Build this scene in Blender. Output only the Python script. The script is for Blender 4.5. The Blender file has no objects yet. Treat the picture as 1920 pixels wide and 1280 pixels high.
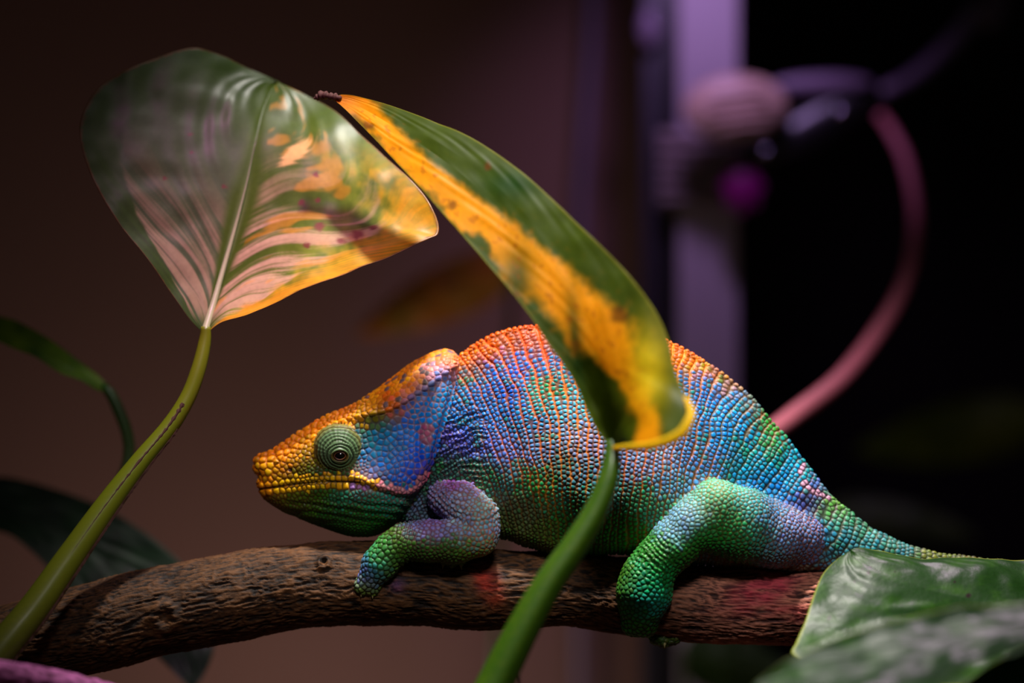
import bpy, math, random
import numpy as np
from mathutils import Vector, kdtree

# ---------------------------------------------------------------- camera, world, lights, exposure
S = 0.00022            # metres per photo pixel in the plane y = 0
D = 1.17               # camera distance to that plane
Z0 = 0.27              # height of the optical axis above the terrarium floor
scene = bpy.context.scene
COL = scene.collection

def P(px, py, d=0.0):
    k = S * (D + d) / D
    return Vector(((px - 960) * k, d, Z0 + (640 - py) * k))

cam_d = bpy.data.cameras.new('camera')
cam = bpy.data.objects.new('camera', cam_d)
COL.objects.link(cam)
cam.location = (0, -D, Z0)
cam.rotation_euler = (math.pi / 2, 0, 0)
cam_d.sensor_width = 36
cam_d.lens = 36 * D / (1920 * S)
cam_d.clip_start = 0.02
cam_d.clip_end = 30
cam_d.dof.use_dof = True
cam_d.dof.focus_distance = D - 0.019
cam_d.dof.aperture_fstop = 2.6
scene.camera = cam

world = bpy.data.worlds.new('world')
scene.world = world
world.use_nodes = True
bg = world.node_tree.nodes['Background']
bg.inputs[0].default_value = (0.60, 0.52, 0.48, 1)
bg.inputs[1].default_value = 0.022

def aim(o, target):
    o.rotation_euler = (Vector(target) - o.location).to_track_quat('-Z', 'Y').to_euler()

def spot(name, loc, target, power, color, angle, blend, size):
    l = bpy.data.lights.new(name, 'SPOT')
    l.energy = power; l.color = color; l.spot_size = math.radians(angle)
    l.spot_blend = blend; l.shadow_soft_size = size
    o = bpy.data.objects.new(name, l); COL.objects.link(o)
    o.location = loc; aim(o, target)
    return o

def area(name, loc, target, power, color, sx, sy):
    l = bpy.data.lights.new(name, 'AREA')
    l.shape = 'RECTANGLE'; l.size = sx; l.size_y = sy
    l.energy = power; l.color = color
    o = bpy.data.objects.new(name, l); COL.objects.link(o)
    o.location = loc; aim(o, target)
    return o

# basking lamp above and in front, warm white
spot('basking_lamp', (0.03, -0.19, Z0 + 0.76), P(1090, 780, -0.02), 62.0, (1.0, 0.94, 0.88), 34, 1.0, 0.028)
# unseen fill spot added in front, lifting shaded feet and undersides
spot('front_fill', (0.10, -0.85, Z0 + 0.62), P(1090, 930, -0.02), 18.0, (1.0, 0.94, 0.90), 24, 1.0, 0.10)
# pink grow light over the left plant
spot('grow_light_left', (-0.14, -0.36, Z0 + 0.50), P(480, 460), 12.0, (1.0, 0.22, 0.80), 13, 1.0, 0.03)
# pale violet grow light above and behind
spot('grow_light_back', (0.26, 0.20, Z0 + 0.50), P(1640, 950, 0.02), 10.0, (1.0, 0.72, 0.95), 60, 1.0, 0.05)
# violet strip light high beside the post
spot('grow_light_post', P(1330, -420, 0.24), P(1340, 200, 0.42), 2.0, (0.66, 0.40, 1.0), 70, 1.0, 0.02)
# unseen lamp added low behind the animal to grade the back wall
spot('wall_fill', P(480, 1500, 0.30), P(560, 1200, 0.56), 1.35, (1.0, 0.78, 0.72), 170, 1.0, 0.06)

vs = scene.view_settings
vs.view_transform = 'Standard'
vs.look = 'None'
vs.exposure = 0.0
vs.gamma = 1.0
vs.use_curve_mapping = False

# ---------------------------------------------------------------- helpers
rng = np.random.default_rng(7)
random.seed(7)

def lin(c):
    c = np.asarray(c, dtype=np.float64) / 255.0
    return np.where(c <= 0.04045, c / 12.92, ((c + 0.055) / 1.055) ** 2.4)

def sstep(a, b, x):
    t = np.clip((x - a) / (b - a), 0, 1)
    return t * t * (3 - 2 * t)

_perm = np.random.default_rng(3).permutation(512).astype(np.int64)
_perm = np.concatenate([_perm, _perm, _perm])
_grad = np.random.default_rng(5).normal(size=(512, 3))
_grad /= np.linalg.norm(_grad, axis=1)[:, None]

def noise3(p):
    p = np.asarray(p, dtype=np.float64)
    i = np.floor(p).astype(np.int64); f = p - i
    i &= 511
    u = f * f * f * (f * (f * 6 - 15) + 10)
    out = np.zeros(len(p))
    for dx in (0, 1):
        for dy in (0, 1):
            for dz in (0, 1):
                h = _perm[(_perm[(_perm[(i[:, 0] + dx) & 511] + i[:, 1] + dy) & 511] + i[:, 2] + dz) & 511]
                g = _grad[h]
                dd = g[:, 0] * (f[:, 0] - dx) + g[:, 1] * (f[:, 1] - dy) + g[:, 2] * (f[:, 2] - dz)
                w = (u[:, 0] if dx else 1 - u[:, 0]) * (u[:, 1] if dy else 1 - u[:, 1]) * (u[:, 2] if dz else 1 - u[:, 2])
                out += w * dd
    return out * 1.6

def fbm(p, o=4):
    r = np.zeros(len(p)); a = 1.0
    for k in range(o):
        r += a * noise3(p * (2.03 ** k) + 17.3 * k); a *= 0.5
    return r

def catmull(pts, n):
    pts = np.asarray(pts, dtype=np.float64)
    m = len(pts)
    q = np.vstack([2 * pts[0] - pts[1], pts, 2 * pts[-1] - pts[-2]])
    seg = np.linalg.norm(np.diff(pts[:, :2], axis=0), axis=1)
    cum = np.concatenate([[0], np.cumsum(seg)]); cum /= cum[-1]
    t = np.linspace(0, 1, n)
    k = np.clip(np.searchsorted(cum, t, side='right') - 1, 0, m - 2)
    f = ((t - cum[k]) / (cum[k + 1] - cum[k]))[:, None]
    p0, p1, p2, p3 = q[k], q[k + 1], q[k + 2], q[k + 3]
    return 0.5 * (2 * p1 + (p2 - p0) * f + (2 * p0 - 5 * p1 + 4 * p2 - p3) * f ** 2 + (3 * p1 - p0 - 3 * p2 + p3) * f ** 3)

def polyline(pts, n):
    pts = np.asarray(pts, dtype=np.float64)
    seg = np.linalg.norm(np.diff(pts[:, :2], axis=0), axis=1)
    cum = np.concatenate([[0], np.cumsum(seg)]); cum /= cum[-1]
    t = np.linspace(0, 1, n)
    return np.stack([np.interp(t, cum, pts[:, k]) for k in range(pts.shape[1])], 1)

def mesh_obj(name, verts, faces, mat, parent=None, colors=None, smooth=True):
    me = bpy.data.meshes.new(name)
    verts = np.ascontiguousarray(verts, dtype=np.float32)
    if isinstance(faces, np.ndarray):
        nf, k = faces.shape
        me.vertices.add(len(verts)); me.vertices.foreach_set('co', verts.ravel())
        me.loops.add(nf * k); me.loops.foreach_set('vertex_index', faces.astype(np.int32).ravel())
        me.polygons.add(nf)
        me.polygons.foreach_set('loop_start', np.arange(0, nf * k, k, dtype=np.int32))
        me.update(calc_edges=True)
    else:
        me.from_pydata(verts.tolist(), [], faces)
        me.update()
    me.polygons.foreach_set('use_smooth', np.full(len(me.polygons), smooth, dtype=bool))
    if colors is not None:
        a = me.color_attributes.new('tint', 'FLOAT_COLOR', 'POINT')
        c = np.ones((len(verts), 4), dtype=np.float32); c[:, :3] = colors
        a.data.foreach_set('color', c.ravel())
    if mat is not None:
        me.materials.append(mat)
    o = bpy.data.objects.new(name, me); COL.objects.link(o)
    if parent is not None:
        o.parent = parent
        o.matrix_parent_inverse = parent.matrix_basis.inverted()
    return o

def thing(name, label, cat, loc=(0, 0, 0), group=None):
    o = bpy.data.objects.new(name, None); COL.objects.link(o)
    o.location = loc; o.empty_display_size = 0.02
    o['label'] = label; o['category'] = cat
    if group: o['group'] = group
    return o

def tag(o, label, cat, group=None):
    o['label'] = label; o['category'] = cat
    if group: o['group'] = group
    return o

def grid_faces(nu, nv, closed_v=False, off=0):
    u = np.arange(nu - 1)[:, None]
    nvq = nv if closed_v else nv - 1
    v = np.arange(nvq)[None, :]
    a = u * nv + v; b = u * nv + (v + 1) % nv
    c = (u + 1) * nv + (v + 1) % nv; d = (u + 1) * nv + v
    return np.stack([a, b, c, d], -1).reshape(-1, 4) + off

def tube_data(path, rad, nv=20, flat=None):
    """path (n,3) world, rad (n,), closed ends by collapsing rings."""
    n = len(path)
    T = np.gradient(path, axis=0); T /= np.linalg.norm(T, axis=1)[:, None]
    ref = np.array([0, 1.0, 0.0])
    B = np.cross(T, ref); B /= np.maximum(np.linalg.norm(B, axis=1), 1e-9)[:, None]
    N = np.cross(B, T)
    th = np.linspace(0, 2 * math.pi, nv, endpoint=False)
    r = np.asarray(rad)[:, None, None]
    f = 1.0 if flat is None else flat
    ring = path[:, None, :] + r * (np.cos(th)[None, :, None] * N[:, None, :] * f + np.sin(th)[None, :, None] * B[:, None, :])
    ring = np.concatenate([path[:1, None, :].repeat(nv, 1), ring, path[-1:, None, :].repeat(nv, 1)], 0)
    return ring.reshape(-1, 3), grid_faces(n + 2, nv, True), th

def px_path(pts, n):
    """pts: (px, py, depth m, radius px) -> world path and radii"""
    c = catmull(pts, n)
    w = np.array([P(a, b, d) for a, b, d in c[:, :3]])
    return w, c[:, 3] * S * (D + c[:, 2]) / D

# ---------------------------------------------------------------- materials
def principled(name, color=None, rough=0.5, spec=0.5, metallic=0.0, attr=None, coat=0.0, coat_rough=0.15,
               transl=0.0, bump=None, emit=None, noise_amt=0.0, noise_scale=60.0, alpha_glass=0.0, sheen=0.0):
    m = bpy.data.materials.new(name); m.use_nodes = True
    nt = m.node_tree; N = nt.nodes; L = nt.links
    b = N['Principled BSDF']
    b.inputs['Roughness'].default_value = rough
    b.inputs['Specular IOR Level'].default_value = spec
    b.inputs['Metallic'].default_value = metallic
    b.inputs['Coat Weight'].default_value = coat
    b.inputs['Coat Roughness'].default_value = coat_rough
    b.inputs['Transmission Weight'].default_value = alpha_glass
    colsock = None
    if attr:
        a = N.new('ShaderNodeAttribute'); a.attribute_name = attr
        colsock = a.outputs['Color']
    elif color is not None:
        c = lin(color)
        b.inputs['Base Color'].default_value = (*c, 1)
        if noise_amt > 0:
            tc = N.new('ShaderNodeTexCoord')
            nz = N.new('ShaderNodeTexNoise'); nz.inputs['Scale'].default_value = noise_scale
            nz.inputs['Detail'].default_value = 5
            L.new(tc.outputs['Object'], nz.inputs['Vector'])
            mx = N.new('ShaderNodeMix'); mx.data_type = 'RGBA'
            mx.inputs[6].default_value = (*(c * (1 - noise_amt)), 1)
            mx.inputs[7].default_value = (*np.minimum(c * (1 + noise_amt), 1), 1)
            L.new(nz.outputs['Fac'], mx.inputs[0])
            colsock = mx.outputs[2]
    if colsock is not None:
        L.new(colsock, b.inputs['Base Color'])
    if bump:
        sc, st, dist = bump
        tc = N.new('ShaderNodeTexCoord')
        nz = N.new('ShaderNodeTexNoise'); nz.inputs['Scale'].default_value = sc
        nz.inputs['Detail'].default_value = 6
        L.new(tc.outputs['Object'], nz.inputs['Vector'])
        bp = N.new('ShaderNodeBump'); bp.inputs['Strength'].default_value = st
        bp.inputs['Distance'].default_value = dist
        L.new(nz.outputs['Fac'], bp.inputs['Height'])
        L.new(bp.outputs['Normal'], b.inputs['Normal'])
    if emit:
        b.inputs['Emission Color'].default_value = (*lin(emit[0]), 1)
        b.inputs['Emission Strength'].default_value = emit[1]
    if transl > 0:
        t = N.new('ShaderNodeBsdfTranslucent')
        if colsock is not None: L.new(colsock, t.inputs['Color'])
        elif color is not None: t.inputs['Color'].default_value = (*lin(color), 1)
        ms = N.new('ShaderNodeMixShader'); ms.inputs[0].default_value = transl
        out = N['Material Output']
        L.new(b.outputs[0], ms.inputs[1]); L.new(t.outputs[0], ms.inputs[2])
        L.new(ms.outputs[0], out.inputs['Surface'])
    return m

M_wall = principled('brown_board', (112, 84, 74), rough=0.85, spec=0.2, noise_amt=0.10, noise_scale=6, bump=(120, 0.15, 0.001))
M_dark = principled('dark_backdrop', (26, 20, 20), rough=0.8, spec=0.2, noise_amt=0.25, noise_scale=4)
M_soil = principled('soil', (58, 42, 32), rough=0.95, spec=0.1, noise_amt=0.4, noise_scale=90, bump=(160, 0.8, 0.006))
M_skin = principled('chameleon_skin', rough=0.40, spec=0.32, attr='tint')
M_eye = principled('eyeball', (12, 9, 8), rough=0.12, spec=0.6, coat=0.6, coat_rough=0.05)
M_iris = principled('iris_rim', (96, 52, 24), rough=0.4)
M_claw = principled('claw_horn', (150, 140, 90), rough=0.4, noise_amt=0.2, noise_scale=300)
M_bark = principled('bark', rough=0.72, spec=0.35, attr='tint', bump=(900, 0.5, 0.0006))
M_leaf = principled('leaf_glossy', rough=0.42, spec=0.35, attr='tint', coat=0.08, coat_rough=0.28, transl=0.22, bump=(260, 0.10, 0.0006))
M_leaf2 = principled('leaf_waxy', rough=0.40, spec=0.30, attr='tint', transl=0.10, bump=(500, 0.25, 0.0006))
M_leafy = principled('leaf_thin', rough=0.5, spec=0.2, attr='tint', transl=0.45)
M_stem = principled('petiole', rough=0.38, spec=0.5, attr='tint', coat=0.2)
M_leafbg = principled('leaf_far', rough=0.5, spec=0.4, attr='tint', transl=0.2)
M_post = principled('grey_plastic', (150, 138, 146), rough=0.4, spec=0.4, noise_amt=0.06, noise_scale=20)
M_postdk = principled('dark_channel', (34, 30, 38), rough=0.4, spec=0.5, noise_amt=0.1)
M_black = principled('black_plastic', (9, 8, 10), rough=0.35, spec=0.5, noise_amt=0.1)
M_beige = principled('beige_plastic', (168, 140, 122), rough=0.45, spec=0.4, noise_amt=0.1, noise_scale=40)
M_block = principled('smoky_clear_plastic', (140, 124, 124), rough=0.25, spec=0.5, noise_amt=0.08, alpha_glass=0.25)
M_screw = principled('steel', (190, 188, 196), rough=0.18, metallic=1.0, noise_amt=0.05)
M_magenta = principled('magenta_plastic', (128, 14, 102), rough=0.4, spec=0.4, transl=0.25, noise_amt=0.1)
M_cord = principled('pinkish_cord', (196, 108, 118), rough=0.55, noise_amt=0.1, noise_scale=80)
M_corddk = principled('dark_cord', (98, 82, 100), rough=0.5, noise_amt=0.1)
M_root = principled('dry_root', (70, 34, 26), rough=0.8, noise_amt=0.25, noise_scale=200)

# ---------------------------------------------------------------- the setting
def box(name, c, s, mat, parent=None, bev=0.0):
    x, y, z = s[0] / 2, s[1] / 2, s[2] / 2
    if bev <= 0:
        v = [(a * x, b * y, g * z) for a in (-1, 1) for b in (-1, 1) for g in (-1, 1)]
        f = [(0, 1, 3, 2), (4, 6, 7, 5), (0, 4, 5, 1), (2, 3, 7, 6), (0, 2, 6, 4), (1, 5, 7, 3)]
        v = np.array(v) + np.array(c)
        return mesh_obj(name, v, f, mat, parent, smooth=False)
    pr = []
    for cx, cy, a0 in ((x - bev, y - bev, 0), (-x + bev, y - bev, 90), (-x + bev, -y + bev, 180), (x - bev, -y + bev, 270)):
        for k in range(4):
            a = math.radians(a0 + k * 30)
            pr.append((cx + bev * math.cos(a), cy + bev * math.sin(a)))
    n = len(pr)
    v = []
    for zz, sc in ((-z, bev), (-z + bev, 0), (z - bev, 0), (z, bev)):
        for (a, b) in pr:
            v.append((a * (x - sc) / x, b * (y - sc) / y, zz))
    f = []
    for k in range(3):
        for i in range(n):
            f.append((k * n + i, k * n + (i + 1) % n, (k + 1) * n + (i + 1) % n, (k + 1) * n + i))
    f.append(tuple(range(n))[::-1]); f.append(tuple(range(3 * n, 4 * n)))
    return mesh_obj(name, np.array(v) + np.array(c), f, mat, parent, smooth=False)

def struct(o):
    o['kind'] = 'structure'; return o

xr = P(1222, 0, 0.50).x
struct(box('floor', (0.1, 0.1, -0.01), (2.0, 2.0, 0.02), M_soil))
struct(box('wall_back', ((xr - 0.9) / 2, 0.56, 0.5), (xr + 0.9, 0.02, 1.0), M_wall))
struct(box('wall_right', ((xr + 1.1) / 2, 1.02, 0.5), (1.1 - xr, 0.02, 1.0), M_dark))

# ---------------------------------------------------------------- chameleon
# modelled in photo pixels: X right, Zp down, Y depth (negative = towards the camera)
BODY = [(800, 700), (835, 682), (858, 668), (880, 650), (905, 635), (940, 620), (975, 612), (1020, 606), (1080, 601), (1140, 603), (1200, 615),
        (1255, 637), (1300, 660), (1350, 692), (1400, 730), (1440, 773), (1480, 820), (1510, 858), (1540, 900),
        (1570, 935), (1600, 962), (1640, 990), (1680, 1011), (1720, 1027), (1760, 1038), (1850, 1050), (1940, 1062),
        (1942, 1074), (1850, 1080), (1750, 1084), (1650, 1080), (1560, 1078), (1500, 1078), (1440, 1076), (1380, 1072), (1300, 1064),
        (1240, 1052), (1150, 1044), (1080, 1046), (1030, 1043), (990, 1031), (955, 1019), (900, 1010), (850, 1012), (785, 1006),
        (738, 972), (742, 900), (765, 800)]
BODY_W = [(770, 970, 34), (850, 990, 44), (800, 800, 48), (800, 900, 44), (860, 700, 26), (860, 780, 52), (850, 850, 60), (860, 930, 62), (950, 640, 18), (950, 720, 58), (950, 800, 84),
          (950, 900, 92), (950, 980, 70), (1100, 620, 16), (1100, 690, 55), (1100, 770, 86), (1100, 860, 104), (1100, 950, 102),
          (1100, 1020, 76), (1250, 650, 16), (1250, 720, 52), (1250, 800, 80), (1250, 900, 94), (1250, 990, 82), (1250, 1030, 60), (1350, 720, 20),
          (1350, 800, 55), (1350, 900, 66), (1350, 1000, 60), (1430, 790, 18), (1430, 860, 44), (1430, 950, 52), (1430, 1040, 44),
          (1500, 870, 16), (1500, 930, 42), (1500, 1000, 50), (1500, 1050, 40), (1580, 965, 18), (1580, 1010, 36), (1580, 1050, 34),
          (1680, 1025, 20), (1680, 1050, 26), (1760, 1060, 18), (1850, 1065, 13), (1930, 1068, 9)]
HEAD = [(467, 884), (468, 868), (474, 858), (488, 851), (504, 848), (516, 838), (532, 827), (560, 807), (590, 788), (620, 775), (650, 764),
        (680, 746), (720, 716), (760, 687), (800, 663), (820, 656), (838, 654), (851, 660), (857, 672), (858, 700), (853, 740), (842, 790), (828, 838),
        (808, 888), (788, 925), (768, 955), (742, 985), (712, 1004), (672, 1012), (630, 1004), (580, 986), (530, 966), (500, 949),
        (482, 932), (474, 914), (474, 904), (480, 894), (470, 891)]
HEAD_W = [(475, 872, 22), (490, 870, 28), (480, 910, 24), (500, 930, 28), (520, 850, 30), (530, 890, 42), (540, 930, 42), (550, 820, 18), (570, 850, 50),
          (570, 900, 56), (590, 960, 44), (600, 795, 22), (600, 820, 46), (640, 780, 36), (640, 840, 58), (640, 900, 70), (640, 950, 64), (650, 995, 36),
          (690, 745, 22), (700, 766, 62), (700, 800, 62), (700, 850, 70), (700, 895, 80), (700, 940, 76), (700, 990, 44),
          (740, 706, 20), (750, 742, 62), (750, 790, 62), (750, 850, 74), (755, 905, 82), (750, 950, 66), (800, 668, 20), (800, 705, 60), (795, 740, 58), (790, 800, 64),
          (790, 860, 74), (785, 910, 70), (835, 660, 22), (842, 685, 52), (838, 720, 58), (830, 780, 66), (815, 850, 70), (852, 680, 38)]

def poly_sdf(poly, X, Z):
    """signed 2-D distance, negative inside"""
    p = np.asarray(poly, float); n = len(p)
    d2 = np.full(X.shape, 1e12); ins = np.zeros(X.shape, bool)
    for i in range(n):
        a = p[i]; b = p[(i + 1) % n]
        e = b - a
        wx = X - a[0]; wz = Z - a[1]
        t = np.clip((wx * e[0] + wz * e[1]) / (e @ e), 0, 1)
        d2 = np.minimum(d2, (wx - t * e[0]) ** 2 + (wz - t * e[1]) ** 2)
        c = ((a[1] <= Z) & (b[1] > Z)) | ((b[1] <= Z) & (a[1] > Z))
        if e[1] != 0:
            xi = a[0] + (Z - a[1]) / e[1] * e[0]
            ins ^= c & (X < xi)
    d = np.sqrt(d2)
    return np.where(ins, -d, d)

def tps(ctrl, X, Z):
    c = np.asarray(ctrl, float); n = len(c)
    def phi(r2): return 0.5 * r2 * np.log(r2 + 1e-9)
    q = c[:, :2] / 100
    K = phi(((q[:, None] - q[None]) ** 2).sum(-1)) + 0.02 * np.eye(n)
    Pm = np.c_[np.ones(n), q]
    A = np.block([[K, Pm], [Pm.T, np.zeros((3, 3))]])
    s = np.linalg.solve(A, np.r_[c[:, 2], 0, 0, 0])
    x = X / 100; z = Z / 100
    out = s[n] + s[n + 1] * x + s[n + 2] * z
    for i in range(n):
        out = out + s[i] * phi((x - q[i, 0]) ** 2 + (z - q[i, 1]) ** 2)
    return out

H = 3.0
gx = np.arange(452, 1962, H); gz = np.arange(584, 1236, H); gy = np.arange(-171, 172, H)
X2, Z2 = np.meshgrid(gx, gz, indexing='ij')

def smooth_poly(p, n):
    q = np.asarray(p, float); q = np.vstack([q[-2:], q, q[:3]])
    c = catmull(q, int(n * len(q) / len(p)))
    d = np.linalg.norm(np.diff(q, axis=0), axis=1); cum = np.r_[0, np.cumsum(d)] / d.sum()
    t = np.linspace(0, 1, len(c))
    return c[(t >= cum[2]) & (t < cum[2 + len(p)])]

def inflate(poly, ctrl, R, wmin):
    d = poly_sdf(smooth_poly(poly, 150), X2, Z2)
    W = np.maximum(tps(ctrl, X2, Z2), wmin)
    e = np.clip(-d / R, 0, 1)
    prof = np.sqrt(np.maximum(1 - (1 - e) ** 2, 0))
    Wt = np.where(d < 0, W * prof, -d * 1.0)
    gxx, gzz = np.gradient(Wt, H)
    nrm = np.sqrt(1 + np.minimum(gxx ** 2 + gzz ** 2, 9))
    ay = np.abs(gy)[None, None, :]
    return ((ay - Wt[:, :, None]) / nrm[:, :, None]).astype(np.float32)

def smin(a, b, k):
    h = np.maximum(k - np.abs(a - b), 0) / k
    return np.minimum(a, b) - h * h * k * 0.25

def bulge(ctrl, x, z, amt, sx, sz):
    return ctrl + [(x, z, amt)]

f_body = inflate(BODY, BODY_W, 26.0, 8)
f_head = inflate(HEAD, HEAD_W, 22.0, 12)

def cone_eval(a, b, x, y, z):
    a = np.asarray(a, float); b = np.asarray(b, float)
    e = b[:3] - a[:3]
    px, pz, py = x - a[0], z - a[1], y - a[2]
    t = np.clip((px * e[0] + pz * e[1] + py * e[2]) / max(e @ e, 1e-9), 0, 1)
    return np.sqrt((px - t * e[0]) ** 2 + (pz - t * e[1]) ** 2 + (py - t * e[2]) ** 2) - (a[3] + t * (b[3] - a[3]))

# limbs: chains of (X, Zp, Y, radius)
ARM = [[(836, 936, -52, 35), (866, 944, -78, 37), (896, 968, -92, 37), (902, 990, -96, 36)],
       [(896, 1002, -96, 40), (850, 1014, -96, 39), (800, 1012, -92, 37), (760, 1014, -88, 33), (734, 1030, -86, 30), (712, 1056, -84, 30), (694, 1084, -80, 22)],
       [(700, 1074, -80, 20), (680, 1098, -78, 14), (679, 1103, -76, 12)],
       [(706, 1076, -80, 20), (700, 1102, -76, 13), (699, 1107, -74, 11)]]
ARM_FAR = [[(836, 936, 52, 35), (890, 985, 90, 40), (860, 1012, 86, 34), (850, 1016, 40, 26), (850, 1028, -10, 22)],
           [(846, 1022, -20, 16), (834, 1040, -58, 11), (832, 1053, -66, 8)], [(850, 1022, -20, 16), (847, 1044, -60, 11), (847, 1057, -68, 8)],
           [(856, 1022, -20, 16), (862, 1042, -58, 11), (864, 1054, -66, 8)]]
LEG = [[(1500, 1012, -28, 48), (1450, 1000, -52, 54), (1395, 972, -80, 54), (1344, 945, -96, 46)],
       [(1340, 985, -84, 52), (1390, 1000, -76, 50), (1450, 1018, -50, 44)],
       [(1344, 944, -96, 45), (1300, 982, -98, 47), (1262, 1020, -96, 44), (1232, 1050, -94, 42), (1212, 1082, -92, 46), (1206, 1112, -90, 49),
        (1201, 1138, -85, 38), (1199, 1160, -80, 26), (1201, 1178, -74, 14)],
       [(1194, 1140, -84, 28), (1186, 1172, -74, 18), (1186, 1177, -70, 12)],
       [(1206, 1140, -84, 28), (1213, 1174, -72, 18), (1215, 1181, -66, 11)]]
LEG_FAR = [[(1500, 1010, 30, 46), (1395, 968, 82, 48), (1344, 944, 96, 44), (1270, 1030, 96, 42), (1246, 1090, 92, 46), (1248, 1150, 82, 36), (1250, 1186, 40, 24), (1250, 1196, 10, 18)],
           [(1246, 1194, 10, 16), (1234, 1200, -20, 13), (1230, 1200, -30, 9)], [(1250, 1194, 10, 16), (1249, 1205, -20, 13), (1248, 1206, -30, 9)],
           [(1256, 1194, 10, 16), (1266, 1201, -20, 12), (1268, 1201, -28, 9)]]

def chains_eval(chains, x, y, z, k):
    f = None
    for ch in chains:
        g = None
        for i in range(len(ch) - 1):
            c = cone_eval(ch[i], ch[i + 1], x, y, z)
            g = c if g is None else smin(g, c, 14)
        f = g if f is None else smin(f, g, k)
    return f

def carve_block(F, chains, k, kk):
    a = np.array([p for ch in chains for p in ch], float)
    m = 55 + a[:, 3].max()
    ix = np.where((gx > a[:, 0].min() - m) & (gx < a[:, 0].max() + m))[0]
    iz = np.where((gz > a[:, 1].min() - m) & (gz < a[:, 1].max() + m))[0]
    iy = np.where((gy > a[:, 2].min() - m) & (gy < a[:, 2].max() + m))[0]
    sl = np.ix_(ix, iz, iy)
    x, z, y = np.meshgrid(gx[ix], gz[iz], gy[iy], indexing='ij')
    g = chains_eval(chains, x, y, z, k).astype(np.float32)
    F[sl] = smin(F[sl], g, kk)

F = smin(f_body, f_head, 5.0)
for ch in ARM: carve_block(F, [ch], 4, 5.0)
carve_block(F, ARM_FAR, 4, 8)
for k_, ch in enumerate(LEG): carve_block(F, [ch], 8, 22.0 if k_ < 2 else 9.0)
carve_block(F, LEG_FAR, 4, 12)
# eye turrets, one on each side, each with a lidded opening
EYE = (634.0, 842.0); TUR = 47.0; EY = -46.0
ix = np.where((gx > 560) & (gx < 710))[0]; iz = np.where((gz > 770) & (gz < 915))[0]
for sgn in (1, -1):
    x, z, y = np.meshgrid(gx[ix], gz[iz], gy, indexing='ij')
    s = np.sqrt((x - EYE[0]) ** 2 + (z - EYE[1]) ** 2 + ((y - sgn * EY) * 1.12) ** 2) - TUR
    F[np.ix_(ix, iz)] = smin(F[np.ix_(ix, iz)], s.astype(np.float32), 4.0)

def surface_nets(F, ox, oz, oy, h):
    s = F < 0
    nx, nz, ny = F.shape
    c = s[:-1, :-1, :-1].astype(np.int8)
    tot = np.zeros(c.shape, np.int8)
    for a in (0, 1):
        for b in (0, 1):
            for g in (0, 1):
                tot += s[a:nx - 1 + a, b:nz - 1 + b, g:ny - 1 + g]
    act = (tot > 0) & (tot < 8)
    I = np.argwhere(act)
    idx = np.full(act.shape, -1, np.int64); idx[act] = np.arange(len(I))
    acc = np.zeros((len(I), 3)); cnt = np.zeros(len(I))
    corners = [(a, b, g) for a in (0, 1) for b in (0, 1) for g in (0, 1)]
    for ca in corners:
        for ax in range(3):
            if ca[ax] == 1: continue
            cb = list(ca); cb[ax] = 1
            va = F[I[:, 0] + ca[0], I[:, 1] + ca[1], I[:, 2] + ca[2]]
            vb = F[I[:, 0] + cb[0], I[:, 1] + cb[1], I[:, 2] + cb[2]]
            m = (va < 0) != (vb < 0)
            t = np.where(m, va / np.where(m, va - vb, 1), 0)
            pt = np.tile(np.array(ca, float), (len(I), 1)); pt[:, ax] = t
            acc[m] += pt[m]; cnt[m] += 1
    v = (I + acc / cnt[:, None]) * h + np.array([ox, oz, oy])
    quads = []
    for ax in range(3):
        sl0 = [slice(None)] * 3; sl1 = [slice(None)] * 3
        sl0[ax] = slice(0, -1); sl1[ax] = slice(1, None)
        e0, e1 = s[tuple(sl0)], s[tuple(sl1)]
        cr = np.argwhere(e0 != e1)
        o1, o2 = [k for k in range(3) if k != ax]
        cr = cr[(cr[:, o1] > 0) & (cr[:, o2] > 0)]
        flip = e0[cr[:, 0], cr[:, 1], cr[:, 2]]
        q = []
        for d1, d2 in ((1, 1), (0, 1), (0, 0), (1, 0)):
            t = cr.copy(); t[:, o1] -= d1; t[:, o2] -= d2
            q.append(idx[t[:, 0], t[:, 1], t[:, 2]])
        q = np.stack(q, 1)
        fl = flip if ax != 1 else ~flip
        q[fl] = q[fl][:, ::-1]
        quads.append(q)
    q = np.vstack(quads)
    return v, q[(q >= 0).all(1)]

v0, q0 = surface_nets(F, gx[0], gz[0], gy[0], H)

def relax(v, e, n, f):
    deg = np.bincount(e.ravel(), minlength=len(v)).astype(float)
    for _ in range(n):
        s_ = np.stack([np.bincount(e[:, 0], v[e[:, 1], k], len(v)) + np.bincount(e[:, 1], v[e[:, 0], k], len(v)) for k in range(3)], 1)
        v = v + f * (s_ / deg[:, None] - v)
    return v

def quad_edges(q):
    e = np.sort(np.concatenate([q[:, [0, 1]], q[:, [1, 2]], q[:, [2, 3]], q[:, [3, 0]]]), 1)
    key, inv = np.unique(e[:, 0] * (1 << 32) + e[:, 1], return_inverse=True)
    return np.stack([key >> 32, key & 0xffffffff], 1), inv.reshape(4, -1).T

e0, ei = quad_edges(q0)
v0 = relax(v0, e0, 3, 0.5)
n0, ne = len(v0), len(e0)
V = np.concatenate([v0, (v0[e0[:, 0]] + v0[e0[:, 1]]) / 2, v0[q0].mean(1)])          # X, Zp, Y
fc = n0 + ne + np.arange(len(q0))
fq = np.concatenate([np.stack([q0[:, k], n0 + ei[:, k], fc, n0 + ei[:, k - 1]], 1) for k in range(4)])
e1_, _ = quad_edges(fq)
V = relax(V, e1_, 3, 0.5)
nv = len(V)

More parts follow.
